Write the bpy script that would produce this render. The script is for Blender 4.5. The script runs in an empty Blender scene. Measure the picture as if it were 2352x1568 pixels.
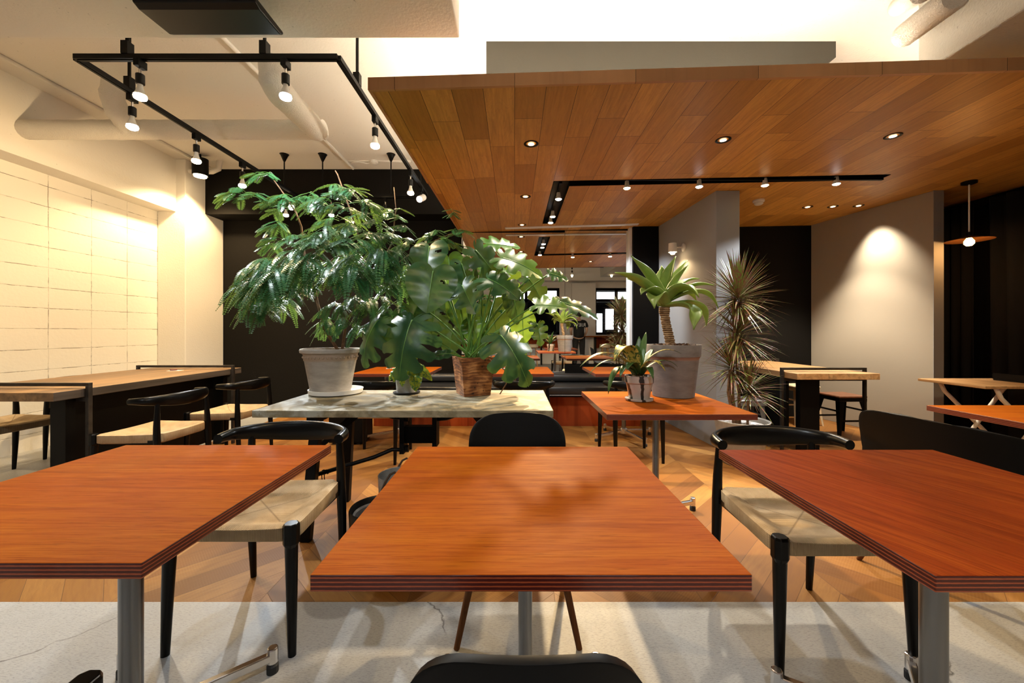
import bpy, bmesh, math, random
from mathutils import Vector, Matrix, Euler
R = math.radians
random.seed(7)
scene = bpy.context.scene
COL = scene.collection

# ---------------------------------------------------------------- camera, world, exposure
EYE = 1.133            # eye height in metres
F, CX, CY = 915.0, 1182.0, 760.0   # focal length and vanishing point, pixels of 2352 x 1568
cam_data = bpy.data.cameras.new('camera')
cam_data.sensor_fit = 'HORIZONTAL'; cam_data.sensor_width = 36.0
cam_data.lens = 36.0 * F / 2352.0
cam_data.shift_x = (1176.0 - CX) / 2352.0
cam_data.shift_y = (CY - 784.0) / 2352.0
cam_data.clip_start = 0.02
cam = bpy.data.objects.new('camera', cam_data); COL.objects.link(cam)
cam.location = (0, 0, EYE); cam.rotation_euler = (R(90), 0, 0)
scene.camera = cam
world = bpy.data.worlds.new('night'); scene.world = world
world.use_nodes = True
world.node_tree.nodes['Background'].inputs[0].default_value = (0.5, 0.55, 0.65, 1)
world.node_tree.nodes['Background'].inputs[1].default_value = 0.05
vs = scene.view_settings
scene.display_settings.display_device = 'sRGB'
vs.view_transform = 'Standard'; vs.look = 'None'; vs.gamma = 1.0; vs.exposure = 0.72
vs.use_curve_mapping = False
scene.cycles.max_bounces = 7
scene.cycles.adaptive_threshold = 0.02
scene.cycles.sample_clamp_indirect = 6.0
scene.cycles.use_denoising = True
WARM = (1.0, 0.70, 0.36); COOL = (0.88, 0.95, 1.0); NEUT = (1.0, 0.86, 0.66)

def P(u, v, Y):        # point of the room seen at picture place (u, v), Y metres into the room
    return Vector(((u - CX) * Y / F, Y, EYE - (v - CY) * Y / F))
def G(u, v, z=0.0):    # point on the level z seen at (u, v)
    Y = (EYE - z) * F / (v - CY)
    return Vector(((u - CX) * Y / F, Y, z))

# ---------------------------------------------------------------- materials
class Mat:
    def __init__(s, name, base=(0.5, 0.5, 0.5), rough=0.5, metal=0.0, spec=0.5, coat=0.0):
        s.m = bpy.data.materials.new(name); s.m.use_nodes = True
        s.nt = s.m.node_tree; s.b = s.nt.nodes['Principled BSDF']; s.out = s.nt.nodes['Material Output']
        s.set('Base Color', (*base, 1)); s.set('Roughness', rough); s.set('Metallic', metal)
        s.set('Specular IOR Level', spec); s.set('Coat Weight', coat)
        s._co = None
    def set(s, k, v): s.b.inputs[k].default_value = v
    def link(s, sock, k): s.nt.links.new(sock, s.b.inputs[k])
    def node(s, t, **kw):
        n = s.nt.nodes.new(t)
        for k, v in kw.items(): setattr(n, k, v)
        return n
    def put(s, inp, v):
        if hasattr(v, 'is_output'): s.nt.links.new(v, inp)
        elif isinstance(v, tuple) and len(v) == 3 and inp.type == 'RGBA': inp.default_value = (*v, 1)
        else: inp.default_value = v
    def co(s):
        if s._co is None: s._co = s.node('ShaderNodeTexCoord').outputs['Object']
        return s._co
    def xyz(s, vec=None):
        n = s.node('ShaderNodeSeparateXYZ'); s.put(n.inputs[0], vec or s.co()); return n.outputs
    def comb(s, x=0.0, y=0.0, z=0.0):
        n = s.node('ShaderNodeCombineXYZ')
        for i, v in enumerate((x, y, z)): s.put(n.inputs[i], v)
        return n.outputs[0]
    def ma(s, op, a, b=0.0, c=0.0):
        n = s.node('ShaderNodeMath', operation=op)
        for i, v in enumerate((a, b, c)): s.put(n.inputs[i], v)
        return n.outputs[0]
    def mapping(s, scale=(1, 1, 1), rot=(0, 0, 0), loc=(0, 0, 0), vec=None):
        n = s.node('ShaderNodeMapping'); s.put(n.inputs[0], vec or s.co())
        n.inputs['Location'].default_value = loc; n.inputs['Rotation'].default_value = rot; n.inputs['Scale'].default_value = scale
        return n.outputs[0]
    def noise(s, scale, vec=None, detail=4.0, rough=0.55, dist=0.0):
        n = s.node('ShaderNodeTexNoise'); s.put(n.inputs['Vector'], vec or s.co())
        n.inputs['Scale'].default_value = scale; n.inputs['Detail'].default_value = detail
        n.inputs['Roughness'].default_value = rough; n.inputs['Distortion'].default_value = dist
        return n.outputs[0]
    def ramp(s, fac, *stops):
        n = s.node('ShaderNodeValToRGB'); s.put(n.inputs[0], fac)
        e = n.color_ramp.elements
        while len(e) < len(stops): e.new(0.5)
        for i, (p, c) in enumerate(stops):
            e[i].position = p; e[i].color = (*c, 1) if isinstance(c, tuple) else (c, c, c, 1)
        return n.outputs[0]
    def mix(s, fac, a, b, mode='MIX'):
        n = s.node('ShaderNodeMix', data_type='RGBA', blend_type=mode)
        s.put(n.inputs['Factor'], fac); s.put(n.inputs['A'], a); s.put(n.inputs['B'], b)
        return n.outputs['Result']
    def bump(s, h, strength=0.3, dist=0.01):
        n = s.node('ShaderNodeBump'); s.put(n.inputs['Height'], h)
        n.inputs['Strength'].default_value = strength; n.inputs['Distance'].default_value = dist
        s.link(n.outputs[0], 'Normal'); return n
    def rnd(s): return s.node('ShaderNodeObjectInfo').outputs['Random']

def plain(name, base, rough=0.5, metal=0.0, spec=0.5, coat=0.0, noise=0.0, nscale=20.0, bump=0.0):
    M = Mat(name, base, rough, metal, spec, coat)
    if noise or bump:
        f = M.noise(nscale)
        if noise:
            lo = tuple(c * (1 - noise) for c in base); hi = tuple(min(1, c * (1 + noise)) for c in base)
            M.link(M.ramp(f, (0.3, lo), (0.7, hi)), 'Base Color')
        if bump: M.bump(f, bump, 0.004)
    return M.m

def emit(name, col, strength):
    M = Mat(name, (0.8, 0.8, 0.8), 0.4)
    M.set('Emission Color', (*col, 1)); M.set('Emission Strength', strength)
    return M.m

def wall_paint(name, base, bumpy=0.25, scale=6.0, spots=True, spec=0.3):
    M = Mat(name, base, 0.75, 0, spec)
    big = M.noise(1.3, detail=5); fine = M.noise(scale * 9, detail=6)
    c = M.mix(M.ramp(big, (0.35, 0.0), (0.7, 0.12)), base, tuple(x * 0.8 for x in base))
    if spots:
        sp = M.ramp(M.noise(55, detail=1), (0.0, 0.0), (0.76, 0.0), (0.79, 0.45))
        c = M.mix(sp, c, tuple(x * 0.35 for x in base))
    M.link(c, 'Base Color'); M.bump(M.ma('ADD', fine, M.noise(scale, detail=6)), bumpy, 0.01)
    return M.m

def block_wall():
    M = Mat('white_painted_block', (0.78, 0.75, 0.68), 0.7, 0, 0.3)
    o = M.xyz(); wob = M.noise(7, detail=5)
    z2 = M.ma('ADD', o[2], M.ma('MULTIPLY', M.ma('SUBTRACT', wob, 0.5), 0.012))
    y2 = M.ma('ADD', o[1], M.ma('MULTIPLY', M.ma('SUBTRACT', M.noise(9, detail=4), 0.5), 0.012))
    b = M.node('ShaderNodeTexBrick', offset=0.0, squash=1.0)
    M.put(b.inputs['Vector'], M.comb(M.ma('ADD', y2, 0.07), M.ma('ADD', z2, 0.045), 0.0))
    b.inputs['Scale'].default_value = 1.0; b.inputs['Mortar Size'].default_value = 0.004
    b.inputs['Brick Width'].default_value = 0.4; b.inputs['Row Height'].default_value = 0.2
    b.inputs['Mortar Smooth'].default_value = 0.6
    gap = M.ma('MULTIPLY', b.outputs['Fac'], M.ramp(M.noise(5, detail=6, rough=0.7), (0.47, 0.10), (0.56, 1.0)))
    paint = M.mix(M.ramp(M.noise(1.1), (0.35, 0.0), (0.7, 0.15)), (0.80, 0.77, 0.70), (0.68, 0.65, 0.58))
    M.link(M.mix(M.ma('MULTIPLY', gap, 0.8), paint, (0.14, 0.11, 0.08)), 'Base Color')
    h = M.ma('SUBTRACT', M.ma('MULTIPLY', M.noise(30, detail=6), 0.25), b.outputs['Fac'])
    M.bump(h, 0.55, 0.012)
    return M.m

def brick_planks(name, c1, c2, seam, length, width, swap, grain, rough=0.45, seam_w=0.0016, offs=0.37, hue=0.25):
    """boards running along the object's y (swap) or x axis"""
    M = Mat(name, c1, rough, 0, 0.4)
    o = M.xyz()
    v = M.comb(o[1], o[0], 0.0) if swap else M.comb(o[0], o[1], 0.0)
    b = M.node('ShaderNodeTexBrick', offset=offs, offset_frequency=3, squash=0.72, squash_frequency=2)
    M.put(b.inputs['Vector'], v)
    for k, x in (('Scale', 1.0), ('Mortar Size', seam_w), ('Mortar Smooth', 0.2), ('Brick Width', length), ('Row Height', width)):
        b.inputs[k].default_value = x
    M.put(b.inputs['Color1'], (0, 0, 0)); M.put(b.inputs['Color2'], (1, 1, 1)); M.put(b.inputs['Mortar'], (0.5, 0.5, 0.5))
    tone = M.xyz(b.outputs['Color'])[0]
    shift = M.ma('MULTIPLY', tone, 17.0)
    gv = M.comb(M.ma('MULTIPLY', o[1 if swap else 0], 1.6), M.ma('MULTIPLY', o[0 if swap else 1], 22.0), shift)
    g = M.noise(grain, gv, detail=6, rough=0.6, dist=0.6)
    cath = M.noise(1.4, M.comb(M.ma('MULTIPLY', o[1 if swap else 0], 1.5), M.ma('MULTIPLY', o[0 if swap else 1], 6.0), shift), detail=2, dist=1.2)
    rings = M.ma('MULTIPLY', M.ma('SINE', M.ma('MULTIPLY', cath, 70.0)), 0.5)
    base = M.mix(tone, c1, c2)
    dark = tuple(x * 0.62 for x in c1)
    c = M.mix(M.ramp(g, (0.3, hue * 2.0), (0.62, 0.0)), base, dark)
    c = M.mix(M.ramp(rings, (0.3, 0.0), (0.5, hue * 0.55)), c, dark)
    c = M.mix(b.outputs['Fac'], c, seam)
    M.link(c, 'Base Color')
    M.bump(M.ma('SUBTRACT', M.ma('MULTIPLY', g, 0.12), b.outputs['Fac']), 0.35, 0.004)
    return M.m

def veneer(name, light, mid, dark, ang=0.0, rough=0.5, coat=0.0, offset=0.0):
    """fine straight grain along the object's x axis turned by ang"""
    M = Mat(name, mid, rough, 0, 0.5, coat)
    M.set('Coat Roughness', 0.25); M.set('Specular IOR Level', 0.03)
    r = M.rnd()
    vec = M.mapping((1, 1, 1), (0, 0, ang))
    o = M.xyz(vec); off = M.ma('ADD', M.ma('MULTIPLY', r, 31.0), offset)
    fine = M.noise(1.0, M.comb(M.ma('MULTIPLY', o[0], 9.0), M.ma('MULTIPLY', o[1], 260.0), off), detail=5, rough=0.65)
    pore = M.noise(1.0, M.comb(M.ma('MULTIPLY', o[0], 16.0), M.ma('MULTIPLY', o[1], 420.0), off), detail=3)
    band = M.noise(1.0, M.comb(M.ma('MULTIPLY', o[0], 2.2), M.ma('MULTIPLY', o[1], 38.0), off), detail=6, rough=0.6, dist=0.5)
    cloud = M.noise(3.0, M.comb(o[0], M.ma('MULTIPLY', o[1], 1.8), off), detail=3)
    c = M.ramp(band, (0.22, dark), (0.47, mid), (0.74, light))
    c = M.mix(M.ramp(cloud, (0.40, 0.0), (0.68, 0.5)), c, tuple(x * y for x, y in zip(mid, (0.82, 0.62, 0.7))))
    c = M.mix(M.ramp(fine, (0.34, 0.60), (0.54, 0.0)), c, dark)
    c = M.mix(M.ramp(pore, (0.27, 0.75), (0.38, 0.0)), c, tuple(x * 0.45 for x in dark))
    M.link(c, 'Base Color')
    M.link(M.ramp(fine, (0.3, rough + 0.10), (0.7, rough)), 'Roughness')
    M.bump(fine, 0.05, 0.002)
    return M.m

def ply_edge():
    M = Mat('plywood_edge', (0.2, 0.05, 0.03), 0.35, 0, 0.5, 0.2)
    z = M.xyz()[2]
    w = M.ma('SINE', M.ma('MULTIPLY', z, 2 * math.pi / 0.0072))
    n = M.noise(14.0, M.mapping((6, 6, 60)), detail=4)
    c = M.ramp(M.ma('ADD', w, M.ma('MULTIPLY', M.ma('SUBTRACT', n, 0.5), 1.2)), (0.25, (0.05, 0.008, 0.006)), (0.75, (0.26, 0.055, 0.02)))
    M.link(c, 'Base Color')
    return M.m

def herringbone():
    M = Mat('chevron_oak_floor', (0.5, 0.26, 0.08), 0.48, 0, 0.25)
    o = M.xyz(); W = 0.62; pw = 0.125
    x = M.ma('ADD', o[0], 20.29)
    cid = M.ma('FLOOR', M.ma('DIVIDE', x, W))
    par = M.ma('MODULO', cid, 2.0)
    sgn = M.ma('SUBTRACT', M.ma('MULTIPLY', par, 2.0), 1.0)
    xl = M.ma('SUBTRACT', x, M.ma('MULTIPLY', cid, W))
    tri = M.ma('MULTIPLY', M.ma('SUBTRACT', M.ma('MULTIPLY', xl, 1.0), W / 2), sgn)
    a = M.ma('DIVIDE', M.ma('ADD', M.ma('MULTIPLY', o[1], 0.7071), M.ma('MULTIPLY', tri, 0.7071)), pw)
    pid = M.ma('FLOOR', a)
    fr = M.ma('SUBTRACT', a, pid)
    wn = M.node('ShaderNodeTexWhiteNoise', noise_dimensions='3D')
    M.put(wn.inputs['Vector'], M.comb(pid, cid, 0.5)); rr = wn.outputs['Value']
    along = M.ma('SUBTRACT', M.ma('MULTIPLY', o[1], M.ma('MULTIPLY', sgn, -0.7071)), M.ma('MULTIPLY', o[0], -0.7071))
    gv = M.comb(M.ma('MULTIPLY', along, 3.0), M.ma('MULTIPLY', fr, 3.5), M.ma('MULTIPLY', rr, 40.0))
    g = M.noise(2.4, gv, detail=6, rough=0.65, dist=0.4)
    base = M.ramp(rr, (0.0, (0.125, 0.046, 0.009)), (0.5, (0.22, 0.092, 0.018)), (1.0, (0.33, 0.16, 0.040)))
    c = M.mix(M.ramp(g, (0.32, 0.6), (0.6, 0.0)), base, (0.19, 0.075, 0.02))
    saw = M.ma('SINE', M.ma('MULTIPLY', M.ma('ADD', along, M.ma('MULTIPLY', M.noise(3.0), 0.02)), 620.0))
    c = M.mix(M.ma('MULTIPLY', M.ramp(saw, (0.2, 0.0), (0.9, 0.13)), M.ramp(M.noise(2.0), (0.4, 0.0), (0.6, 1.0))), c, (0.40, 0.25, 0.11))
    edge = M.ma('MINIMUM', M.ma('MULTIPLY', fr, pw), M.ma('MULTIPLY', M.ma('SUBTRACT', 1.0, fr), pw))
    xe = M.ma('MINIMUM', xl, M.ma('SUBTRACT', W, xl))
    seam = M.ramp(M.ma('MULTIPLY', M.ma('MINIMUM', edge, xe), 300.0), (0.15, 1.0), (0.45, 0.0))
    c = M.mix(M.ma('MULTIPLY', seam, 0.75), c, (0.07, 0.03, 0.012))
    M.link(c, 'Base Color')
    M.bump(M.ma('SUBTRACT', M.ma('MULTIPLY', M.ma('ADD', g, M.ma('MULTIPLY', saw, 0.08)), 0.2), seam), 0.25, 0.003)
    return M.m

def concrete(name, base, cracks=True, rough=0.45):
    M = Mat(name, base, rough, 0, 0.5)
    big = M.noise(0.9, detail=6, rough=0.6); fine = M.noise(120, M.mapping((0.6, 2.4, 1), (0, 0, 0.5)), detail=8, rough=0.75)
    c = M.ramp(big, (0.3, tuple(x * 0.78 for x in base)), (0.7, tuple(min(1, x * 1.12) for x in base)))
    c = M.mix(M.ramp(fine, (0.38, 0.6), (0.5, 0.0)), c, tuple(x * 0.36 for x in base))
    st = M.noise(34, M.mapping((0.3, 2.8, 1), (0, 0, -0.4)), detail=9, rough=0.8)
    c = M.mix(M.ramp(st, (0.55, 0.0), (0.68, 0.55)), c, tuple(x * 0.45 for x in base))
    if cracks:
        v = M.node('ShaderNodeTexVoronoi', feature='DISTANCE_TO_EDGE')
        nz = M.node('ShaderNodeTexNoise'); M.put(nz.inputs['Vector'], M.co()); nz.inputs['Scale'].default_value = 4.0; nz.inputs['Detail'].default_value = 8.0
        vm = M.node('ShaderNodeVectorMath', operation='MULTIPLY_ADD'); M.put(vm.inputs[0], nz.outputs['Color']); vm.inputs[1].default_value = (0.30, 0.30, 0.0); M.put(vm.inputs[2], M.co())
        M.put(v.inputs['Vector'], vm.outputs[0]); v.inputs['Scale'].default_value = 0.62
        cr = M.ramp(v.outputs['Distance'], (0.0, 1.0), (0.0016, 0.0))
        cr = M.ma('MULTIPLY', cr, M.ramp(M.noise(1.6), (0.45, 0.0), (0.52, 1.0)))
        c = M.mix(M.ma('MULTIPLY', cr, 0.85), c, (0.035, 0.03, 0.025))
    M.link(c, 'Base Color')
    M.link(M.ramp(big, (0.3, rough - 0.12), (0.7, rough + 0.15)), 'Roughness')
    M.bump(fine, 0.12, 0.003)
    return M.m

def cord_weave():
    M = Mat('paper_cord', (0.6, 0.45, 0.28), 0.8, 0, 0.2)
    o = M.xyz()
    ax = M.ma('DIVIDE', M.ma('ABSOLUTE', o[0]), 0.232); ay = M.ma('DIVIDE', M.ma('ABSOLUTE', o[1]), 0.226)
    side = M.ma('GREATER_THAN', ax, ay)
    k = M.ma('ADD', M.ma('MULTIPLY', o[1], side), M.ma('MULTIPLY', o[0], M.ma('SUBTRACT', 1.0, side)))
    al = M.ma('ADD', M.ma('MULTIPLY', o[0], side), M.ma('MULTIPLY', o[1], M.ma('SUBTRACT', 1.0, side)))
    s = M.ma('SINE', M.ma('MULTIPLY', k, 2 * math.pi / 0.0046))
    tw = M.ma('SINE', M.ma('MULTIPLY', M.ma('ADD', M.ma('ADD', al, o[2]), M.ma('MULTIPLY', k, 0.8)), 2 * math.pi / 0.006))
    seam = M.ramp(M.ma('ABSOLUTE', M.ma('SUBTRACT', ax, ay)), (0.0, 0.55), (0.03, 0.0))
    n = M.noise(14, detail=5)
    c = M.ramp(n, (0.3, (0.52, 0.385, 0.225)), (0.7, (0.70, 0.545, 0.345)))
    c = M.mix(M.ramp(s, (0.0, 0.6), (0.35, 0.0)), c, (0.17, 0.105, 0.05))
    c = M.mix(seam, c, (0.12, 0.07, 0.035))
    M.link(c, 'Base Color'); M.bump(M.ma('ADD', s, M.ma('MULTIPLY', tw, 0.3)), 0.5, 0.002)
    return M.m

def burnt_wood():
    M = Mat('burnt_cedar', (0.3, 0.12, 0.04), 0.5, 0, 0.4)
    o = M.xyz()
    hx = M.ma('ADD', o[0], o[1])
    kn = M.noise(5.0, M.comb(M.ma('MULTIPLY', hx, 0.9), 0.0, o[2]), detail=2, dist=1.0)
    w = M.ma('SINE', M.ma('ADD', M.ma('MULTIPLY', o[2], 330.0), M.ma('MULTIPLY', kn, 30.0)))
    n = M.noise(1.0, M.comb(M.ma('MULTIPLY', hx, 9.0), 0.0, M.ma('MULTIPLY', o[2], 46.0)), detail=5, rough=0.6, dist=0.6)
    big = M.noise(11.0, detail=3)
    v = M.node('ShaderNodeTexVoronoi'); v.inputs['Scale'].default_value = 6.0
    kt = M.ramp(v.outputs['Distance'], (0.06, 0.26), (0.17, 0.0))
    f = M.ma('SUBTRACT', M.ma('ADD', M.ma('ADD', M.ma('MULTIPLY', n, 0.55), M.ma('MULTIPLY', big, 0.5)), M.ma('MULTIPLY', w, 0.035)), kt)
    c = M.ramp(f, (0.36, (0.022, 0.008, 0.004)), (0.50, (0.16, 0.052, 0.014)), (0.64, (0.42, 0.19, 0.065)))
    M.link(c, 'Base Color'); M.bump(w, 0.1, 0.002)
    return M.m

def leaf_mat(name, c1, c2, rough=0.35, trans=0.25, vein=None, scale=9.0, spec=0.5):
    M = Mat(name, c1, rough, 0, spec)
    f = M.noise(scale, detail=3)
    c = M.ramp(f, (0.3, c1), (0.7, c2))
    M.link(c, 'Base Color'); M.bump(M.noise(70, detail=3), 0.10, 0.004)
    t = M.node('ShaderNodeBsdfTranslucent'); M.put(t.inputs[0], M.mix(0.35, c, (0.55, 0.75, 0.08)))
    mx = M.node('ShaderNodeMixShader'); mx.inputs[0].default_value = trans
    M.nt.links.new(M.b.outputs[0], mx.inputs[1]); M.nt.links.new(t.outputs[0], mx.inputs[2])
    M.nt.links.new(mx.outputs[0], M.out.inputs[0])
    return M.m

def variegated(name, a, b, rough=0.4, sh=0.0):
    M = Mat(name, a, rough, 0, 0.5)
    f = M.noise(38, M.mapping((1, 1, 1)), detail=5, dist=1.0)
    c = M.ramp(f, (0.42 + sh, a), (0.52 + sh, b), (0.66 + sh, tuple(x * 0.7 for x in b)))
    M.link(c, 'Base Color')
    return M.m

def zebra_glaze():
    M = Mat('black_and_white_glaze', (0.6, 0.6, 0.6), 0.3, 0, 0.5)
    o = M.xyz(); ang = M.ma('ARCTAN2', o[1], o[0])
    n = M.noise(9, detail=3)
    f = M.ma('SINE', M.ma('ADD', M.ma('MULTIPLY', ang, 5.0), M.ma('ADD', M.ma('MULTIPLY', o[2], 14.0), M.ma('MULTIPLY', n, 5.0))))
    band = M.ramp(M.ma('ABSOLUTE', M.ma('SUBTRACT', o[2], 0.098)), (0.0, 1.0), (0.004, 0.0))
    c = M.ramp(f, (0.55, (0.36, 0.34, 0.33)), (0.68, (0.02, 0.02, 0.02)))
    c = M.mix(M.ma('MULTIPLY', band, 0.6), c, (0.34, 0.14, 0.07))
    M.link(c, 'Base Color')
    return M.m

def fired_clay(name, base, band_z=None):
    M = Mat(name, base, 0.75, 0, 0.3)
    o = M.xyz()
    f = M.noise(9, M.mapping((1, 1, 2.5)), detail=6, rough=0.65); g = M.noise(70, M.mapping((0.3, 0.3, 4)), detail=3)
    c = M.ramp(f, (0.3, tuple(x * 0.74 for x in base)), (0.7, tuple(min(1, x * 1.15) for x in base)))
    c = M.mix(M.ramp(g, (0.35, 0.25), (0.55, 0.0)), c, tuple(x * 0.6 for x in base))
    if band_z is not None:
        bd = M.ramp(M.ma('ABSOLUTE', M.ma('SUBTRACT', o[2], band_z[0])), (band_z[1] * 0.6, 0.7), (band_z[1], 0.0))
        c = M.mix(bd, c, band_z[2])
    M.link(c, 'Base Color'); M.bump(f, 0.2, 0.004)
    return M.m

def ringed_bark():
    M = Mat('ringed_bark', (0.3, 0.19, 0.1), 0.85, 0, 0.2)
    o = M.xyz(); n = M.noise(30, detail=4)
    w = M.ma('SINE', M.ma('ADD', M.ma('MULTIPLY', o[2], 520.0), M.ma('MULTIPLY', n, 6.0)))
    M.link(M.ramp(M.ma('ADD', M.ma('MULTIPLY', w, 0.3), n), (0.2, (0.07, 0.035, 0.016)), (0.55, (0.25, 0.15, 0.075)), (0.85, (0.44, 0.31, 0.18))), 'Base Color')
    M.bump(w, 0.6, 0.006)
    return M.m

def crackle_slab():
    M = Mat('mortar_tabletop', (0.5, 0.5, 0.42), 0.55, 0, 0.4)
    a = M.noise(2.2, detail=7, rough=0.62, dist=1.4); b = M.noise(5.5, M.mapping((1, 1.6, 1), (0, 0, 0.4)), detail=6, dist=1.0)
    c = M.ramp(a, (0.38, (0.13, 0.105, 0.060)), (0.46, (0.27, 0.235, 0.155)), (0.52, (0.17, 0.145, 0.085)), (0.60, (0.29, 0.295, 0.25)))
    c = M.mix(M.ramp(b, (0.38, 0.6), (0.5, 0.0)), c, (0.12, 0.098, 0.055))
    c = M.mix(M.ramp(M.noise(60, detail=4), (0.28, 0.8), (0.34, 0.0)), c, (0.13, 0.1, 0.06))
    M.link(c, 'Base Color'); M.bump(M.ma('ADD', b, M.noise(40, detail=5)), 0.12, 0.004)
    return M.m

def rustic_wood(name, c1, c2):
    M = Mat(name, c1, 0.5, 0, 0.4)
    o = M.xyz()
    g = M.noise(1.0, M.comb(M.ma('MULTIPLY', o[0], 26.0), M.ma('MULTIPLY', o[1], 1.4), M.ma('MULTIPLY', o[2], 26.0)), detail=6, rough=0.6, dist=0.6)
    h = M.noise(1.0, M.comb(M.ma('MULTIPLY', o[0], 6.0), M.ma('MULTIPLY', o[1], 0.7), M.ma('MULTIPLY', o[2], 6.0)), detail=3, dist=1.0)
    c = M.mix(M.ramp(h, (0.38, 0.0), (0.62, 1.0)), c1, c2)
    c = M.mix(M.ramp(g, (0.3, 0.8), (0.55, 0.0)), c, tuple(x * 0.35 for x in c1))
    M.link(c, 'Base Color'); M.bump(g, 0.2, 0.004)
    return M.m

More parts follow.
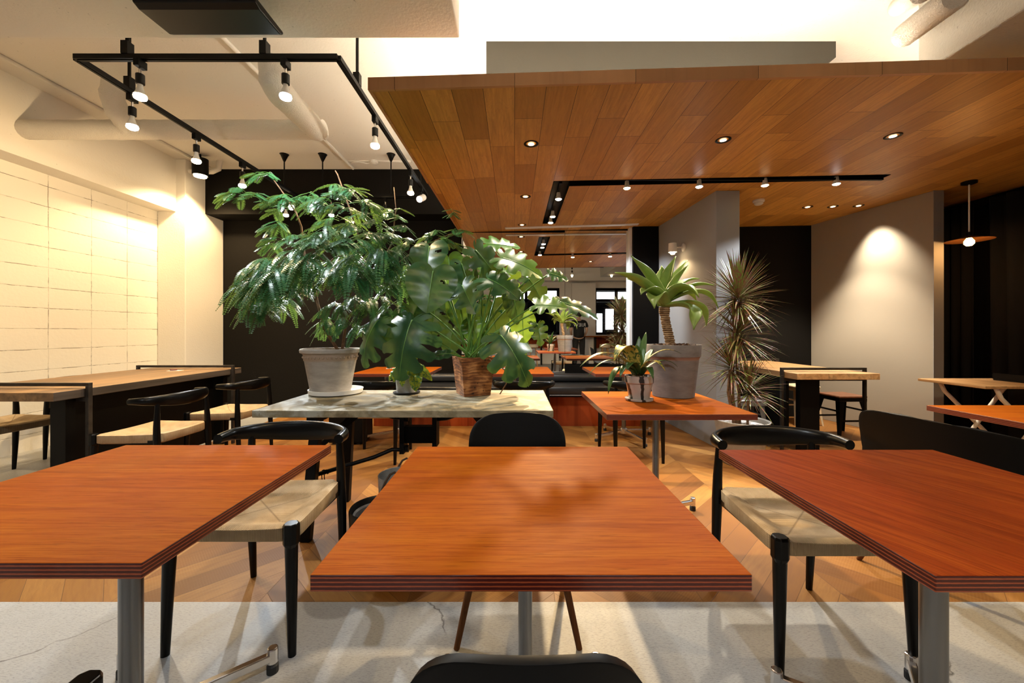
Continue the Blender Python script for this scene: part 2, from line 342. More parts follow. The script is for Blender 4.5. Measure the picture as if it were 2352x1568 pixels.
MT = dict(
    white=wall_paint('white_paint', (0.78, 0.75, 0.69), 0.22), block=block_wall(),
    rearwall=wall_paint('rear_white_paint', (0.80, 0.76, 0.71), 0.1, spots=False),
    blackwall=wall_paint('charcoal_paint', (0.0055, 0.0047, 0.0038), 0.1, spots=False, spec=0.12),
    greywall=wall_paint('grey_paint', (0.27, 0.265, 0.265), 0.05, 3.0, spots=False),
    beigewall=wall_paint('warm_grey_paint', (0.36, 0.315, 0.255), 0.05, 3.0, spots=False),
    greybox=wall_paint('grey_render', (0.060, 0.056, 0.045), 0.1, 5.0, spots=False),
    rawbeam=wall_paint('raw_concrete_beam', (0.42, 0.40, 0.35), 0.5, 9.0),
    planks=brick_planks('ceiling_boards', (0.43, 0.197, 0.038), (0.74, 0.390, 0.092), (0.05, 0.02, 0.008), 0.95, 0.1725, True, 2.2),
    fascia=brick_planks('fascia_board', (0.47, 0.23, 0.09), (0.56, 0.30, 0.13), (0.1, 0.05, 0.02), 0.9, 0.5, False, 2.0),
    orange=veneer('red_brown_veneer', (0.335, 0.100, 0.004), (0.275, 0.065, 0.003), (0.17, 0.031, 0.002)),
    orange_y=veneer('red_brown_veneer_lengthwise', (0.235, 0.050, 0.005), (0.185, 0.032, 0.004), (0.10, 0.014, 0.002), R(66)),
    ply=ply_edge(), cord=cord_weave(), oak=herringbone(),
    concrete=concrete('worn_concrete', (0.39, 0.395, 0.392)), concrete2=concrete('plain_concrete', (0.44, 0.42, 0.36), False),
    slab=crackle_slab(), barn=rustic_wood('old_timber', (0.27, 0.15, 0.062), (0.15, 0.085, 0.04)),
    barn_edge=rustic_wood('old_timber_edge', (0.075, 0.06, 0.05), (0.04, 0.032, 0.027)),
    pale_timber=rustic_wood('pale_timber', (0.55, 0.33, 0.15), (0.46, 0.25, 0.10)),
    steel=plain('brushed_steel', (0.21, 0.215, 0.225), 0.30, 0.9), chrome=plain('polished_aluminium', (0.74, 0.74, 0.75), 0.22, 1.0),
    silver=plain('silver_slot', (0.88, 0.90, 0.92), 0.35, 0.15),
    blackwood=plain('black_lacquered_wood', (0.0016, 0.0015, 0.0015), 0.28, 0, 0.22), blackply=plain('black_plywood', (0.0022, 0.0022, 0.0025), 0.45, 0, 0.12),
    blackmetal=plain('black_iron', (0.0022, 0.0021, 0.002), 0.5, 0.0, 0.15), rawiron=plain('dark_raw_iron', (0.035, 0.03, 0.026), 0.45, 0.6, noise=0.4),
    blackplastic=plain('black_plastic', (0.005, 0.005, 0.005), 0.4, 0, 0.25), rubber=plain('black_rubber', (0.01, 0.01, 0.01), 0.7),
    leather=plain('black_leather', (0.014, 0.0145, 0.016), 0.34, 0, 0.6, noise=0.15, nscale=160, bump=0.1),
    piping=plain('pale_piping', (0.45, 0.46, 0.48), 0.4), redwood=veneer('bench_veneer', (0.40, 0.085, 0.022), (0.30, 0.052, 0.014), (0.15, 0.025, 0.008)),
    wenge=veneer('walnut_leg', (0.20, 0.10, 0.045), (0.15, 0.07, 0.03), (0.07, 0.03, 0.014), R(90)),
    oakleg=plain('oak_leg', (0.50, 0.27, 0.10), 0.45, noise=0.2, nscale=40),
    mirror=plain('mirror_glass', (0.86, 0.88, 0.87), 0.0, 1.0), whiteplastic=plain('white_plastic', (0.75, 0.73, 0.69), 0.4),
    pipewrap=wall_paint('painted_pipe_wrap', (0.76, 0.73, 0.67), 0.9, 14.0), whitemetal=plain('white_enamel', (0.74, 0.67, 0.58), 0.35),
    brownseat=plain('brown_wood_seat', (0.15, 0.06, 0.03), 0.4, noise=0.3), creamseat=plain('cream_seat', (0.70, 0.58, 0.40), 0.45),
    greymetal=plain('galvanised_grey', (0.20, 0.20, 0.20), 0.4, 0.6), soil=plain('potting_bark', (0.055, 0.026, 0.014), 0.95, noise=0.7, nscale=60, bump=1.0),
    bark=plain('thin_bark', (0.16, 0.085, 0.04), 0.8, noise=0.4, nscale=50, bump=0.5), agavebark=ringed_bark(),
    clay=fired_clay('grey_washed_clay', (0.33, 0.305, 0.275), (0.232, 0.028, (0.27, 0.185, 0.12))),
    clay2=fired_clay('grey_fired_clay', (0.155, 0.140, 0.135), (0.243, 0.012, (0.24, 0.125, 0.085))),
    saucer=plain('white_saucer', (0.72, 0.72, 0.70), 0.35), zinc=plain('zinc_grey', (0.30, 0.31, 0.305), 0.5, 0.2, noise=0.25),
    palepot=plain('pale_fibre_pot', (0.30, 0.285, 0.255), 0.6, noise=0.12), zebra=zebra_glaze(), cedar=burnt_wood(),
    rope=plain('brown_rope', (0.07, 0.045, 0.03), 0.9), gravel=plain('pale_gravel', (0.55, 0.53, 0.52), 0.9, noise=0.5, nscale=120, bump=0.9),
    feather=leaf_mat('feathery_leaf', (0.012, 0.080, 0.030), (0.024, 0.14, 0.050), 0.33, 0.18),
    monstera=leaf_mat('monstera_leaf', (0.004, 0.040, 0.016), (0.009, 0.066, 0.023), 0.33, 0.12, spec=0.36),
    monstera2=leaf_mat('monstera_leaf_lighter', (0.020, 0.095, 0.012), (0.040, 0.145, 0.018), 0.32, 0.32),
    midrib=plain('pale_midrib', (0.11, 0.25, 0.05), 0.4), petiole=plain('green_stalk', (0.085, 0.20, 0.03), 0.4, noise=0.2),
    agave=leaf_mat('agave_leaf', (0.15, 0.24, 0.05), (0.25, 0.36, 0.085), 0.42, 0.22),
    agave_edge=leaf_mat('agave_leaf_underside', (0.10, 0.17, 0.06), (0.16, 0.24, 0.09), 0.45, 0.2),
    dracaena=variegated('red_edged_leaf', (0.12, 0.19, 0.035), (0.19, 0.065, 0.050), 0.42, 0.018),
    croton=variegated('yellow_mottled_leaf', (0.035, 0.075, 0.018), (0.46, 0.36, 0.075), 0.42), croton_green=leaf_mat('dark_strap_leaf', (0.025, 0.075, 0.018), (0.05, 0.12, 0.03), 0.35, 0.15),
    pothos=variegated('marbled_leaf', (0.05, 0.17, 0.03), (0.34, 0.42, 0.018), 0.35),
    warmbulb=emit('warm_bulb', (1.0, 0.72, 0.38), 26.0), coolbulb=emit('cool_bulb', (0.90, 0.97, 1.0), 28.0), softbulb=emit('amber_bulb', (1.0, 0.50, 0.12), 14.0),
    dimlens=emit('downlight_lens', (1.0, 0.86, 0.66), 4.0), bulbglass=plain('frosted_bulb', (0.85, 0.84, 0.80), 0.2),
    strip=emit('cove_strip', (1.0, 0.87, 0.68), 55.0), nightpane=emit('lit_building', (0.93, 0.96, 1.0), 2.6),
    copper=plain('dark_copper_shade', (0.22, 0.09, 0.03), 0.35, 0.8), cloth=plain('black_cotton', (0.010, 0.010, 0.011), 0.9), skin=plain('skin', (0.50, 0.30, 0.20), 0.55),
    hair=plain('black_hair', (0.012, 0.010, 0.009), 0.5), print_white=plain('white_print', (0.75, 0.75, 0.75), 0.6), card=plain('white_card', (0.8, 0.8, 0.78), 0.6),
    darkred=plain('dark_red_disc', (0.10, 0.015, 0.012), 0.4), curtain=plain('black_curtain', (0.004, 0.004, 0.005), 0.95), bookpaper=plain('grey_box', (0.35, 0.36, 0.35), 0.7),
    nightglass=plain('dark_glass', (0.006, 0.006, 0.008), 0.08, 0, 0.3),
)

# ---------------------------------------------------------------- mesh helpers
class MB:
    def __init__(s): s.v = []; s.f = []; s.mi = []
    def add(s, verts, faces, mi=0):
        k = len(s.v); s.v += [tuple(p) for p in verts]
        for f in faces: s.f.append(tuple(i + k for i in f)); s.mi.append(mi)
        return s
    def box(s, x0, x1, y0, y1, z0, z1, mi=0, m=None):
        v = [Vector((x, y, z)) for z in (z0, z1) for y in (y0, y1) for x in (x0, x1)]
        if m is not None: v = [m @ p for p in v]
        return s.add(v, [(0, 2, 3, 1), (4, 5, 7, 6), (0, 1, 5, 4), (2, 6, 7, 3), (0, 4, 6, 2), (1, 3, 7, 5)], mi)
    def bar(s, a, b, w, h, up=(0, 0, 1), mi=0):
        a, b = Vector(a), Vector(b); d = (b - a).normalized(); u = Vector(up)
        sd = d.cross(u)
        if sd.length < 1e-4: sd = d.cross(Vector((0, 1, 0)))
        sd.normalize(); u = sd.cross(d).normalized()
        v = [p + sd * (x * w / 2) + u * (y * h / 2) for p in (a, b) for x, y in ((-1, -1), (1, -1), (1, 1), (-1, 1))]
        return s.add(v, [(3, 2, 1, 0), (4, 5, 6, 7), (0, 1, 5, 4), (1, 2, 6, 5), (2, 3, 7, 6), (3, 0, 4, 7)], mi)
    def tube(s, pts, r, n=10, cap=True, mi=0, flat=1.0, up=None):
        pts = [Vector(p) for p in pts]; m = len(pts)
        if not isinstance(r, (list, tuple)): r = [r] * m
        T = []
        for i in range(m):
            t = pts[min(i + 1, m - 1)] - pts[max(i - 1, 0)]
            T.append(t.normalized() if t.length > 1e-9 else Vector((0, 0, 1)))
        u = Vector(up) if up is not None else (Vector((0, 0, 1)) if abs(T[0].z) < 0.9 else Vector((0, 1, 0)))
        vs = []
        for i in range(m):
            u = u - T[i] * u.dot(T[i])
            if u.length < 1e-6: u = T[i].orthogonal()
            u.normalize(); w = T[i].cross(u)
            for k in range(n):
                a = 2 * math.pi * k / n
                vs.append(pts[i] + u * (math.cos(a) * r[i]) + w * (math.sin(a) * r[i] * flat))
        fs = [(i * n + k, i * n + (k + 1) % n, (i + 1) * n + (k + 1) % n, (i + 1) * n + k) for i in range(m - 1) for k in range(n)]
        if cap: fs += [tuple(range(n - 1, -1, -1)), tuple((m - 1) * n + k for k in range(n))]
        return s.add(vs, fs, mi)
    def lathe(s, prof, c=(0, 0, 0), n=32, mi=0, close=True, m=None):
        c = Vector(c); vs = []
        for r, z in prof:
            for k in range(n):
                a = 2 * math.pi * k / n
                p = Vector((math.cos(a) * r, math.sin(a) * r, z))
                if m is not None: p = m @ p
                vs.append(p + c)
        fs = [(i * n + k, i * n + (k + 1) % n, (i + 1) * n + (k + 1) % n, (i + 1) * n + k) for i in range(len(prof) - 1) for k in range(n)]
        if close: fs += [tuple(range(n - 1, -1, -1)), tuple((len(prof) - 1) * n + k for k in range(n))]
        return s.add(vs, fs, mi)
    def prism(s, poly, axis, a, b, mi=0):
        """polygon in the two other axes, from a to b along axis ('x','y','z')"""
        def pt(p, t): return {'x': (t, p[0], p[1]), 'y': (p[0], t, p[1]), 'z': (p[0], p[1], t)}[axis]
        n = len(poly); v = [pt(p, a) for p in poly] + [pt(p, b) for p in poly]
        f = [tuple(range(n - 1, -1, -1)), tuple(range(n, 2 * n))] + [(i, (i + 1) % n, n + (i + 1) % n, n + i) for i in range(n)]
        return s.add(v, f, mi)
    def grid(s, rows, mi=0):
        m = len(rows[0]); v = [p for r in rows for p in r]
        return s.add(v, [(i * m + k, i * m + k + 1, (i + 1) * m + k + 1, (i + 1) * m + k) for i in range(len(rows) - 1) for k in range(m - 1)], mi)
    def build(s, name, mats, parent=None, smooth=False, bevel=0.0, seg=2, solid=0.0, auto=None, fix=True):
        me = bpy.data.meshes.new(name); me.from_pydata(s.v, [], s.f)
        if not isinstance(mats, (list, tuple)): mats = [mats]
        for m in mats: me.materials.append(MT[m] if isinstance(m, str) else m)
        me.polygons.foreach_set('material_index', s.mi)
        if fix:
            bm = bmesh.new(); bm.from_mesh(me); bmesh.ops.recalc_face_normals(bm, faces=bm.faces); bm.to_mesh(me); bm.free()
        if smooth: me.polygons.foreach_set('use_smooth', [True] * len(me.polygons))
        me.update()
        o = bpy.data.objects.new(name, me); COL.objects.link(o)
        if parent is not None: o.parent = parent
        if solid:
            md = o.modifiers.new('solid', 'SOLIDIFY'); md.thickness = solid; md.offset = 0
        if bevel:
            md = o.modifiers.new('bevel', 'BEVEL'); md.width = bevel; md.segments = seg; md.limit_method = 'ANGLE'; md.angle_limit = R(35)
            md.harden_normals = False
        if auto is not None and smooth:
            try: me.set_sharp_from_angle(angle=R(auto))
            except Exception: pass
        return o

def tag(o, label=None, cat=None, group=None, kind=None):
    if label: o['label'] = label
    if cat: o['category'] = cat
    if group: o['group'] = group
    if kind: o['kind'] = kind
    return o
def thing(name, label, cat, loc=(0, 0, 0), rz=0.0, group=None, scale=None):
    o = bpy.data.objects.new(name, None); COL.objects.link(o)
    o.location = loc; o.rotation_euler = (0, 0, rz); o.empty_display_size = 0.05
    if scale: o.scale = scale
    return tag(o, label, cat, group)
def struct(name, mb, mats, **kw):
    o = mb.build(name, mats, **kw); o['kind'] = 'structure'; return o
CH = {}
def kids(o): return [c for c in COL.objects if c.parent == o]
def dup(root, label, loc, rz=0.0, group=None, scale=None):
    """a copy of a thing with its parts and their sub-parts"""
    def cp(o, parent):
        c = o.copy(); COL.objects.link(c); c.parent = parent
        for ch in kids(o): cp(ch, c)
        return c
    src = kids(root)
    r = root.copy(); COL.objects.link(r); r.location = loc; r.rotation_euler = (0, 0, rz)
    if scale: r.scale = scale
    r['label'] = label
    if group: r['group'] = group
    for ch in src: cp(ch, r)
    return r
def light(kind, name, parent, loc, energy, col, **kw):
    d = bpy.data.lights.new(name, kind); d.energy = energy; d.color = col
    rot = kw.pop('rot', None)
    for k, v in kw.items(): setattr(d, k, v)
    o = bpy.data.objects.new(name, d); COL.objects.link(o); o.location = loc
    if rot is not None: o.rotation_euler = rot
    if parent is not None: o.parent = parent
    return o
def aim(d):     # rotation that turns a lamp's -z axis along d
    return Vector(d).to_track_quat('-Z', 'Y').to_euler()

# ---------------------------------------------------------------- the room
BACK, TOP = 5.28, 3.35                    # mirror wall, white ceiling
def canopy_z(x): return 2.4545 + 0.02 * x
XL, XR, YR = -4.6, 5.0, -3.2              # side walls, wall behind the viewer
struct('floor', MB().box(XL - 0.2, XR + 2.2, YR - 0.2, 1.667, -0.1, 0.0).box(XL - 0.2, -3.1, 1.667, 6.2, -0.1, 0.0), 'concrete')
struct('floor_wood', MB().box(-3.1, XR + 2.2, 1.667, 6.2, -0.1, 0.0), 'oak')
struct('ceiling', MB().box(XL - 0.2, XR + 2.2, YR - 0.2, 6.2, TOP, TOP + 0.15), 'white')
struct('wall_left', MB().box(XL - 0.2, XL, YR - 0.2, 6.2, 0, TOP), 'block')
struct('trim_1', MB().box(XL, -4.36, -0.6, 5.13, 2.672, TOP), 'white')                       # soffit beam along the left wall
struct('trim_2', MB().box(XL, -4.24, 5.13, 5.80, 0, TOP), 'white', bevel=0.008)               # white corner column
struct('trim_3', MB().box(XL, -0.30, 1.35, 2.161, 2.72, TOP), 'white', bevel=0.006)             # white beam above the front tables
struct('trim_4', MB().box(2.48, 3.3, -1.0, 2.45, 2.70, TOP), 'rawbeam', bevel=0.01)           # raw concrete beam
struct('wall_black', MB().box(-4.24, -0.72, 5.80, 6.0, 0, TOP).box(-4.30, -0.72, 5.46, 5.80, 2.735, TOP), 'blackwall')
struct('wall_back', MB().box(-0.72, 1.53, BACK + 0.03, BACK + 0.2, 0, canopy_z(0) + 0.3).box(1.53, 4.3, BACK, BACK + 0.2, 0, canopy_z(4) + 0.3).box(-0.72, XR + 2.2, 5.5, 5.6, 2.4, TOP), 'blackwall')
# grey column wall right of the mirror
c = MB(); c.prism([(1.955, 3.867), (2.185, 3.867), (2.185, BACK), (1.864, BACK)], 'z', 0, canopy_z(2))
struct('wall_column', c, 'greywall', bevel=0.003)
# free-standing partition with the light cone on it
c = MB(); c.prism([(4.19, 3.985), (4.29, 3.985), (4.12, BACK), (3.93, BACK)], 'z', 0, canopy_z(4.1))
struct('wall_partition', c, ['beigewall'], bevel=0.003)
struct('trim_5', MB().prism([(4.1895, 3.982), (4.2905, 3.982), (4.2905, 3.99), (4.1895, 3.99)], 'z', 0, canopy_z(4.2)), 'greywall')
# black post between mirror and grey column
struct('trim_6', MB().box(1.535, 1.862, 5.16, BACK, 0, canopy_z(1.7)), 'blackply')
struct('trim_7', MB().box(1.500, 1.534, 5.20, BACK, 0.6, canopy_z(1.5)), 'silver')
# dark glazing on the right
struct('wall_right', MB().box(XR + 2.0, XR + 2.2, YR - 0.2, 6.2, 0, TOP), 'blackwall')
struct('window_1', MB().box(XR, XR + 0.02, 1.2, 5.5, 0.02, 2.56), 'nightglass')
struct('wall_right_front', MB().box(XR, XR + 0.15, YR - 0.2, 1.2, 0, TOP), 'rearwall')
# boarded canopy with the slot for the lamps
TX0, TX1, TX2, TY0, TY1, TY2 = 0.345, 0.505, 3.34, 3.53, 3.66, 4.93
def front_y(x): return 2.157 - 0.0167 * x
c = MB()
def piece(x0, x1, y0, y1, f0=None, f1=None):
    pts = [(x0, f0 if f0 is not None else y0), (x1, f1 if f1 is not None else y0), (x1, y1), (x0, y1)]
    lo = [(x, y, canopy_z(x)) for x, y in pts]; hi = [(x, y, canopy_z(x) + 0.058) for x, y in pts]
    c.add(lo + hi, [(3, 2, 1, 0), (4, 5, 6, 7)] + [(i, (i + 1) % 4, 4 + (i + 1) % 4, 4 + i) for i in range(4)])
def lx(y): return -0.775 + (y - 2.157) * 0.0195
def lpiece(x1, y0, y1):
    pts = [(lx(y0), y0), (x1, y0), (x1, y1), (lx(y1), y1)]
    lo = [(x, y, canopy_z(x)) for x, y in pts]; hi = [(x, y, canopy_z(x) + 0.058) for x, y in pts]
    c.add(lo + hi, [(3, 2, 1, 0), (4, 5, 6, 7)] + [(i, (i + 1) % 4, 4 + (i + 1) % 4, 4 + i) for i in range(4)])
piece(lx(2.157), TX2, 0, TY0, front_y(lx(2.157)), front_y(TX2)); piece(TX2, XR, 0, TY0, front_y(TX2), front_y(XR))
lpiece(TX0, TY0, TY1); piece(TX2, XR, TY0, TY1)
lpiece(TX0, TY1, TY2); piece(TX1, XR, TY1, TY2)
lpiece(XR, TY2, BACK)
struct('ceiling_canopy', c, 'planks')
x0, x1 = lx(2.157) - 0.004, XR
fa = MB(); y0, y1 = front_y(x0), front_y(x1)
v = [(x, y + d, canopy_z(x) + h) for x, y in ((x0, y0), (x1, y1)) for d in (-0.018, 0.0) for h in (-0.004, 0.064)]
fa.add(v, [(0, 1, 3, 2), (4, 6, 7, 5), (0, 4, 5, 1), (2, 3, 7, 6), (1, 5, 7, 3), (0, 2, 6, 4)])
fa.add([(lx(y) + d, y, canopy_z(lx(y)) + h) for y in (y0 - 0.018, BACK) for d in (-0.018, 0.0) for h in (-0.004, 0.064)],
       [(0, 1, 3, 2), (4, 6, 7, 5), (0, 4, 5, 1), (2, 3, 7, 6), (1, 5, 7, 3), (0, 2, 6, 4)])
struct('trim_8', fa, 'fascia')
# grey rendered box between canopy and ceiling
struct('trim_9', MB().prism([(-0.217, 2.575), (-0.217, TOP), (2.46, TOP), (2.46, 3.228), (2.375, 3.17), (2.375, 2.575)], 'y', 3.05, 4.4), 'greybox')
# wall behind the viewer with windows (seen in the mirror)
wz0, wz1 = 1.0, 2.62
c = MB(); edges = [(-4.6, -3.6), (-1.15, -0.75), (1.55, 2.75), (4.3, 7.2)]
for a, b in edges: c.box(a, b, YR - 0.2, YR, 0, TOP)
for a, b in ((-3.6, -1.15), (-0.75, 1.55), (2.75, 4.3)):
    c.box(a, b, YR - 0.2, YR, wz1, TOP); c.box(a, b, YR - 0.2, YR, 0, wz0)
c.box(1.95, 2.75, YR, YR + 0.25, 0, 2.75); c.box(-4.6, 5.0, YR, YR + 0.5, 2.82, TOP)
struct('wall_rear', c, 'rearwall')
for i, (a, b) in enumerate(((-3.6, -1.15), (-0.75, 1.55), (2.75, 4.3))):
    f = MB(); w = 0.09
    f.box(a, b, YR - 0.12, YR - 0.04, wz1 - w, wz1).box(a, b, YR - 0.12, YR - 0.04, wz0, wz0 + w)
    f.box(a, a + w, YR - 0.12, YR - 0.04, wz0, wz1).box(b - w, b, YR - 0.12, YR - 0.04, wz0, wz1).box((a + b) / 2 - 0.05, (a + b) / 2 + 0.05, YR - 0.12, YR - 0.04, wz0, wz1)
    f.box(a, b, YR - 0.12, YR - 0.04, 2.14, 2.24)
    w_ = struct('window_%d' % (i + 2), f, 'blackmetal')
    pane = MB().box(a + w, b - w, YR - 0.09, YR - 0.08, wz0 + w, wz1 - w)
    pm = Mat('clear_pane_%d' % i, (1, 1, 1), 0.0); pm.set('Transmission Weight', 1.0); pm.set('IOR', 1.1)
    pane.build('pane', pm.m, w_)
# the lit building over the street
bld = MB().box(-9, 9, -7.2, -7.0, -0.2, 6.0)
bo = bld.build('street_building', 'blackwall'); tag(bo, 'dark building across the street seen through the rear windows', 'building')
for k, (a, b, z0, z1) in enumerate(((-7, -4.2, 2.5, 2.9), (-3.6, 2.3, 2.55, 2.9), (3.3, 4.9, 2.45, 2.85), (3.45, 3.85, 0.9, 1.9), (4.0, 4.35, 1.2, 2.1), (4.5, 5.3, 0.7, 1.5), (-2.6, 0.2, 0.9, 1.0))):
    p = MB().box(a, b, -6.99, -6.96, z0, z1).build('lit_window', 'nightpane', bo)
struct('street', MB().box(-9, 9, -7.2, YR - 0.2, -0.25, -0.12), 'concrete2')

# ---------------------------------------------------------------- mirror, bench
def mirror(x0, x1, z0, label):
    t = thing('wall_mirror', label, 'mirror', ((x0 + x1) / 2, BACK, z0), 0, 'mirror panels above the bench')
    w = (x1 - x0) / 2; h = canopy_z(x0) - z0 - 0.002
    MB().box(-w, w, 0.0, 0.029, 0, h).build('backing', 'blackply', t)
    MB().box(-w + 0.001, w - 0.001, -0.005, -0.0005, 0.001, h - 0.004).build('glass', 'mirror', t)
mirror(-0.70, 0.664, 0.53, 'tall mirror panel behind the bench, reaching down to the cushion')
mirror(0.666, 1.50, 0.70, 'narrower mirror panel beside the black post, ending above a black board')
b = MB().box(0.666, 1.50, BACK - 0.02, BACK + 0.028, 0.40, 0.69).build('black_board', 'blackply', None, bevel=0.003)
tag(b, 'black board under the narrower mirror panel behind the bench', 'board')
t = thing('bench', 'long black leather bench with red wooden plinth under the mirror', 'bench', (-0.1, 4.7, 0))
MB().box(-1.58, 1.60, 0.05, 0.50, 0.0, 0.355).build('plinth', 'redwood', t)
MB().box(-1.58, 1.60, 0.0, 0.50, 0.372, 0.475).build('seat_cushion', 'leather', t, smooth=True, bevel=0.025, seg=4)
MB().box(-1.58, 1.60, 0.012, 0.45, 0.352, 0.370).build('seat_base', 'blackply', t)
MB().tube([(-1.58, 0.0, 0.374), (1.60, 0.0, 0.374)], 0.004, 8).build('piping', 'piping', t, smooth=True)
MB().box(-1.58, 1.60, 0.40, 0.54, 0.477, 0.585).build('back_cushion', 'leather', t, smooth=True, bevel=0.045, seg=5)

# ---------------------------------------------------------------- pipes and conduits on the white ceiling
def pipe(name, pts, r, label, cat='pipe', mat='pipewrap', n=16, wob=0.0, group=None, res=None):
    pts = [Vector(p) for p in pts]
    if res:
        q = [pts[0]]
        for a, b_ in zip(pts[:-1], pts[1:]):
            k = max(1, int((b_ - a).length / res))
            q += [a.lerp(b_, (i + 1) / k) for i in range(k)]
        pts = q
    rr = [r * (1 + random.uniform(-wob, wob)) for _ in pts] if wob else r
    o = MB().tube(pts, rr, n).build(name, mat, None, smooth=True, auto=50)
    return tag(o, label, cat, group)
pipe('insulated_pipe', [P(50, 298, 3.55), P(745, 298, 3.55)], 0.082, 'thick white insulated pipe running level under the ceiling at the left wall', wob=0.03, res=0.05)
pipe('insulated_pipe', [P(628, 140, 2.62), P(628, 185, 2.62), P(645, 215, 2.72), P(728, 300, 3.50)], 0.088, 'white wrapped pipe slanting down behind the lamp frame to the level pipe', wob=0.05, res=0.04)
pipe('insulated_pipe', [P(262, 190, 3.35), P(258, 225, 3.38), P(272, 260, 3.45), P(300, 298, 3.55)], 0.085, 'short bent white pipe dropping from the ceiling onto the level pipe', wob=0.07, res=0.03)
pipe('conduit', [(-4.12, 2.3, 3.335), (-4.12, 5.4, 3.335)], 0.018, 'thin white conduit along the ceiling near the left wall', mat='white', n=10, group=None)
pipe('conduit', [(-2.19, 2.2, 3.335), (-2.19, 5.4, 3.335)], 0.018, 'thin white conduit along the ceiling above the lamp frame', mat='white', n=10)
pipe('drain_pipe', [P(320, 393, 5.2), P(488, 394, 5.2), P(502, 388, 5.2), P(504, 372, 5.2), P(512, 361, 5.2), P(530, 360, 5.2), P(945, 368, 5.2)], 0.033, 'slim white pipe with two elbows in front of the black wall', mat='white')
for i, (a, b_, lab) in enumerate(((( 2196, -10), (2076, 82), 'ribbed white duct hose hanging on the bright ceiling'), ((2120, -20), (2064, 14), 'short white pipe end beside the ribbed duct hose'))):
    A, B = P(*a, 2.0), P(*b_, 2.4)
    pts = [A.lerp(B, k / 40) for k in range(41)]
    rr = [0.062 * (1 + (0.08 if k % 2 else -0.08)) if i == 0 else 0.05 for k in range(41)]
    tag(MB().tube(pts, rr, 16).build('duct_hose' if i == 0 else 'pipe_end', 'pipewrap', None, smooth=i > 0), lab, 'duct' if i == 0 else 'pipe')
sd = thing('smoke_detector', 'round white smoke detector on the board ceiling', 'smoke detector', (2.56, 4.18, canopy_z(2.56)))
MB().lathe([(0.055, 0.0), (0.055, -0.018), (0.045, -0.022)], n=24).build('base', 'whiteplastic', sd, smooth=True, auto=40)
MB().lathe([(0.042, -0.02), (0.042, -0.04), (0.03, -0.05)], n=24).build('sensor_head', 'whiteplastic', sd, smooth=True, auto=40)
sd = thing('smoke_detector', 'round white detector with cable on the white ceiling before the black wall', 'smoke detector', (P(860, 385, 5.2).x, 5.2, TOP))
MB().lathe([(0.05, 0.0), (0.05, -0.03), (0.03, -0.045)], n=24).build('base', 'whiteplastic', sd, smooth=True, auto=40)
MB().tube([(0, 0, -0.01), (-0.1, 0, -0.03), (-0.2, 0, -0.01), (-0.3, 0, -0.02)], 0.008, 8).build('cable', 'whiteplastic', sd, smooth=True)
# black panel under the beam
t = thing('ceiling_panel', 'black flat tilted panel hanging under the white beam', 'ceiling panel', (-1.43, 1.88, 2.60))
MB().prism([(-0.105, 0.026), (-0.108, 0.0), (-0.075, -0.012), (0.085, -0.004), (0.112, 0.012), (0.112, 0.026)], 'x', -0.275, 0.275).build('panel', 'blackplastic', t, bevel=0.006)
MB().box(-0.5, 0.5, -0.19, -0.06, 0.085, 0.119).build('mounting_bar', 'blackplastic', t, bevel=0.004)
for s in (-1, 1): MB().box(s * 0.15 - 0.012, s * 0.15 + 0.012, -0.1, -0.07, 0.02, 0.09).build('bracket', 'blackplastic', t)

# ---------------------------------------------------------------- lamps
TZ = 2.72
tracks = thing('lighting_track', 'black rectangular lighting frame hung from the ceiling over the left tables', 'lighting track', (0, 0, TZ))
FX0, FX1, FY0, FY1 = -2.572, -1.035, 2.335, 4.70
for nm, x0, x1, y0, y1 in (('rail', FX0, FX1, FY0 - 0.017, FY0 + 0.017), ('rail', FX0, FX1, FY1 - 0.017, FY1 + 0.017), ('rail', FX0 - 0.017, FX0 + 0.017, FY0, FY1), ('rail', FX1 - 0.017, FX1 + 0.017, FY0, FY1)):
    MB().box(x0, x1, y0, y1, 0.0, 0.028).box(x0 + 0.012, x1 - 0.012, y0 + 0.012, y1 - 0.012, -0.004, 0.0).build(nm, 'blackmetal', tracks)
for x, y in ((-2.27, FY0), (-1.465, FY0), (FX0, 2.66), (FX1, 2.62)):
    h = MB().box(-0.02, 0.02, -0.022, 0.022, 0.0, 0.075).tube([(0, 0, 0.07), (0, 0, (TOP if y > 2.4 else TOP) - TZ - 0.028)], 0.0095, 10)
    o = h.build('hanger', 'blackmetal', tracks); o.location = (x, y, 0.028)
rail2 = thing('lighting_track', 'black lamp bar on thin rods in front of the black wall', 'lighting track', (0, 5.0, 2.80))
MB().box(-2.9, -1.12, -0.016, 0.016, 0, 0.028).build('rail', 'blackmetal', rail2)
for u in (653, 741, 898, 966):
    x = (u - CX) * 5.0 / F
    o = MB().tube([(0, 0, 0.028), (0, 0, TOP - 2.80 - 0.01)], 0.008, 8).build('rod', 'blackmetal', rail2); o.location = (x, 0, 0)
    o = MB().lathe([(0.012, -0.09), (0.045, -0.012), (0.055, 0.0)], n=20).build('ceiling_cup', 'blackmetal', rail2, smooth=True); o.location = (x, 0, TOP - 2.80)

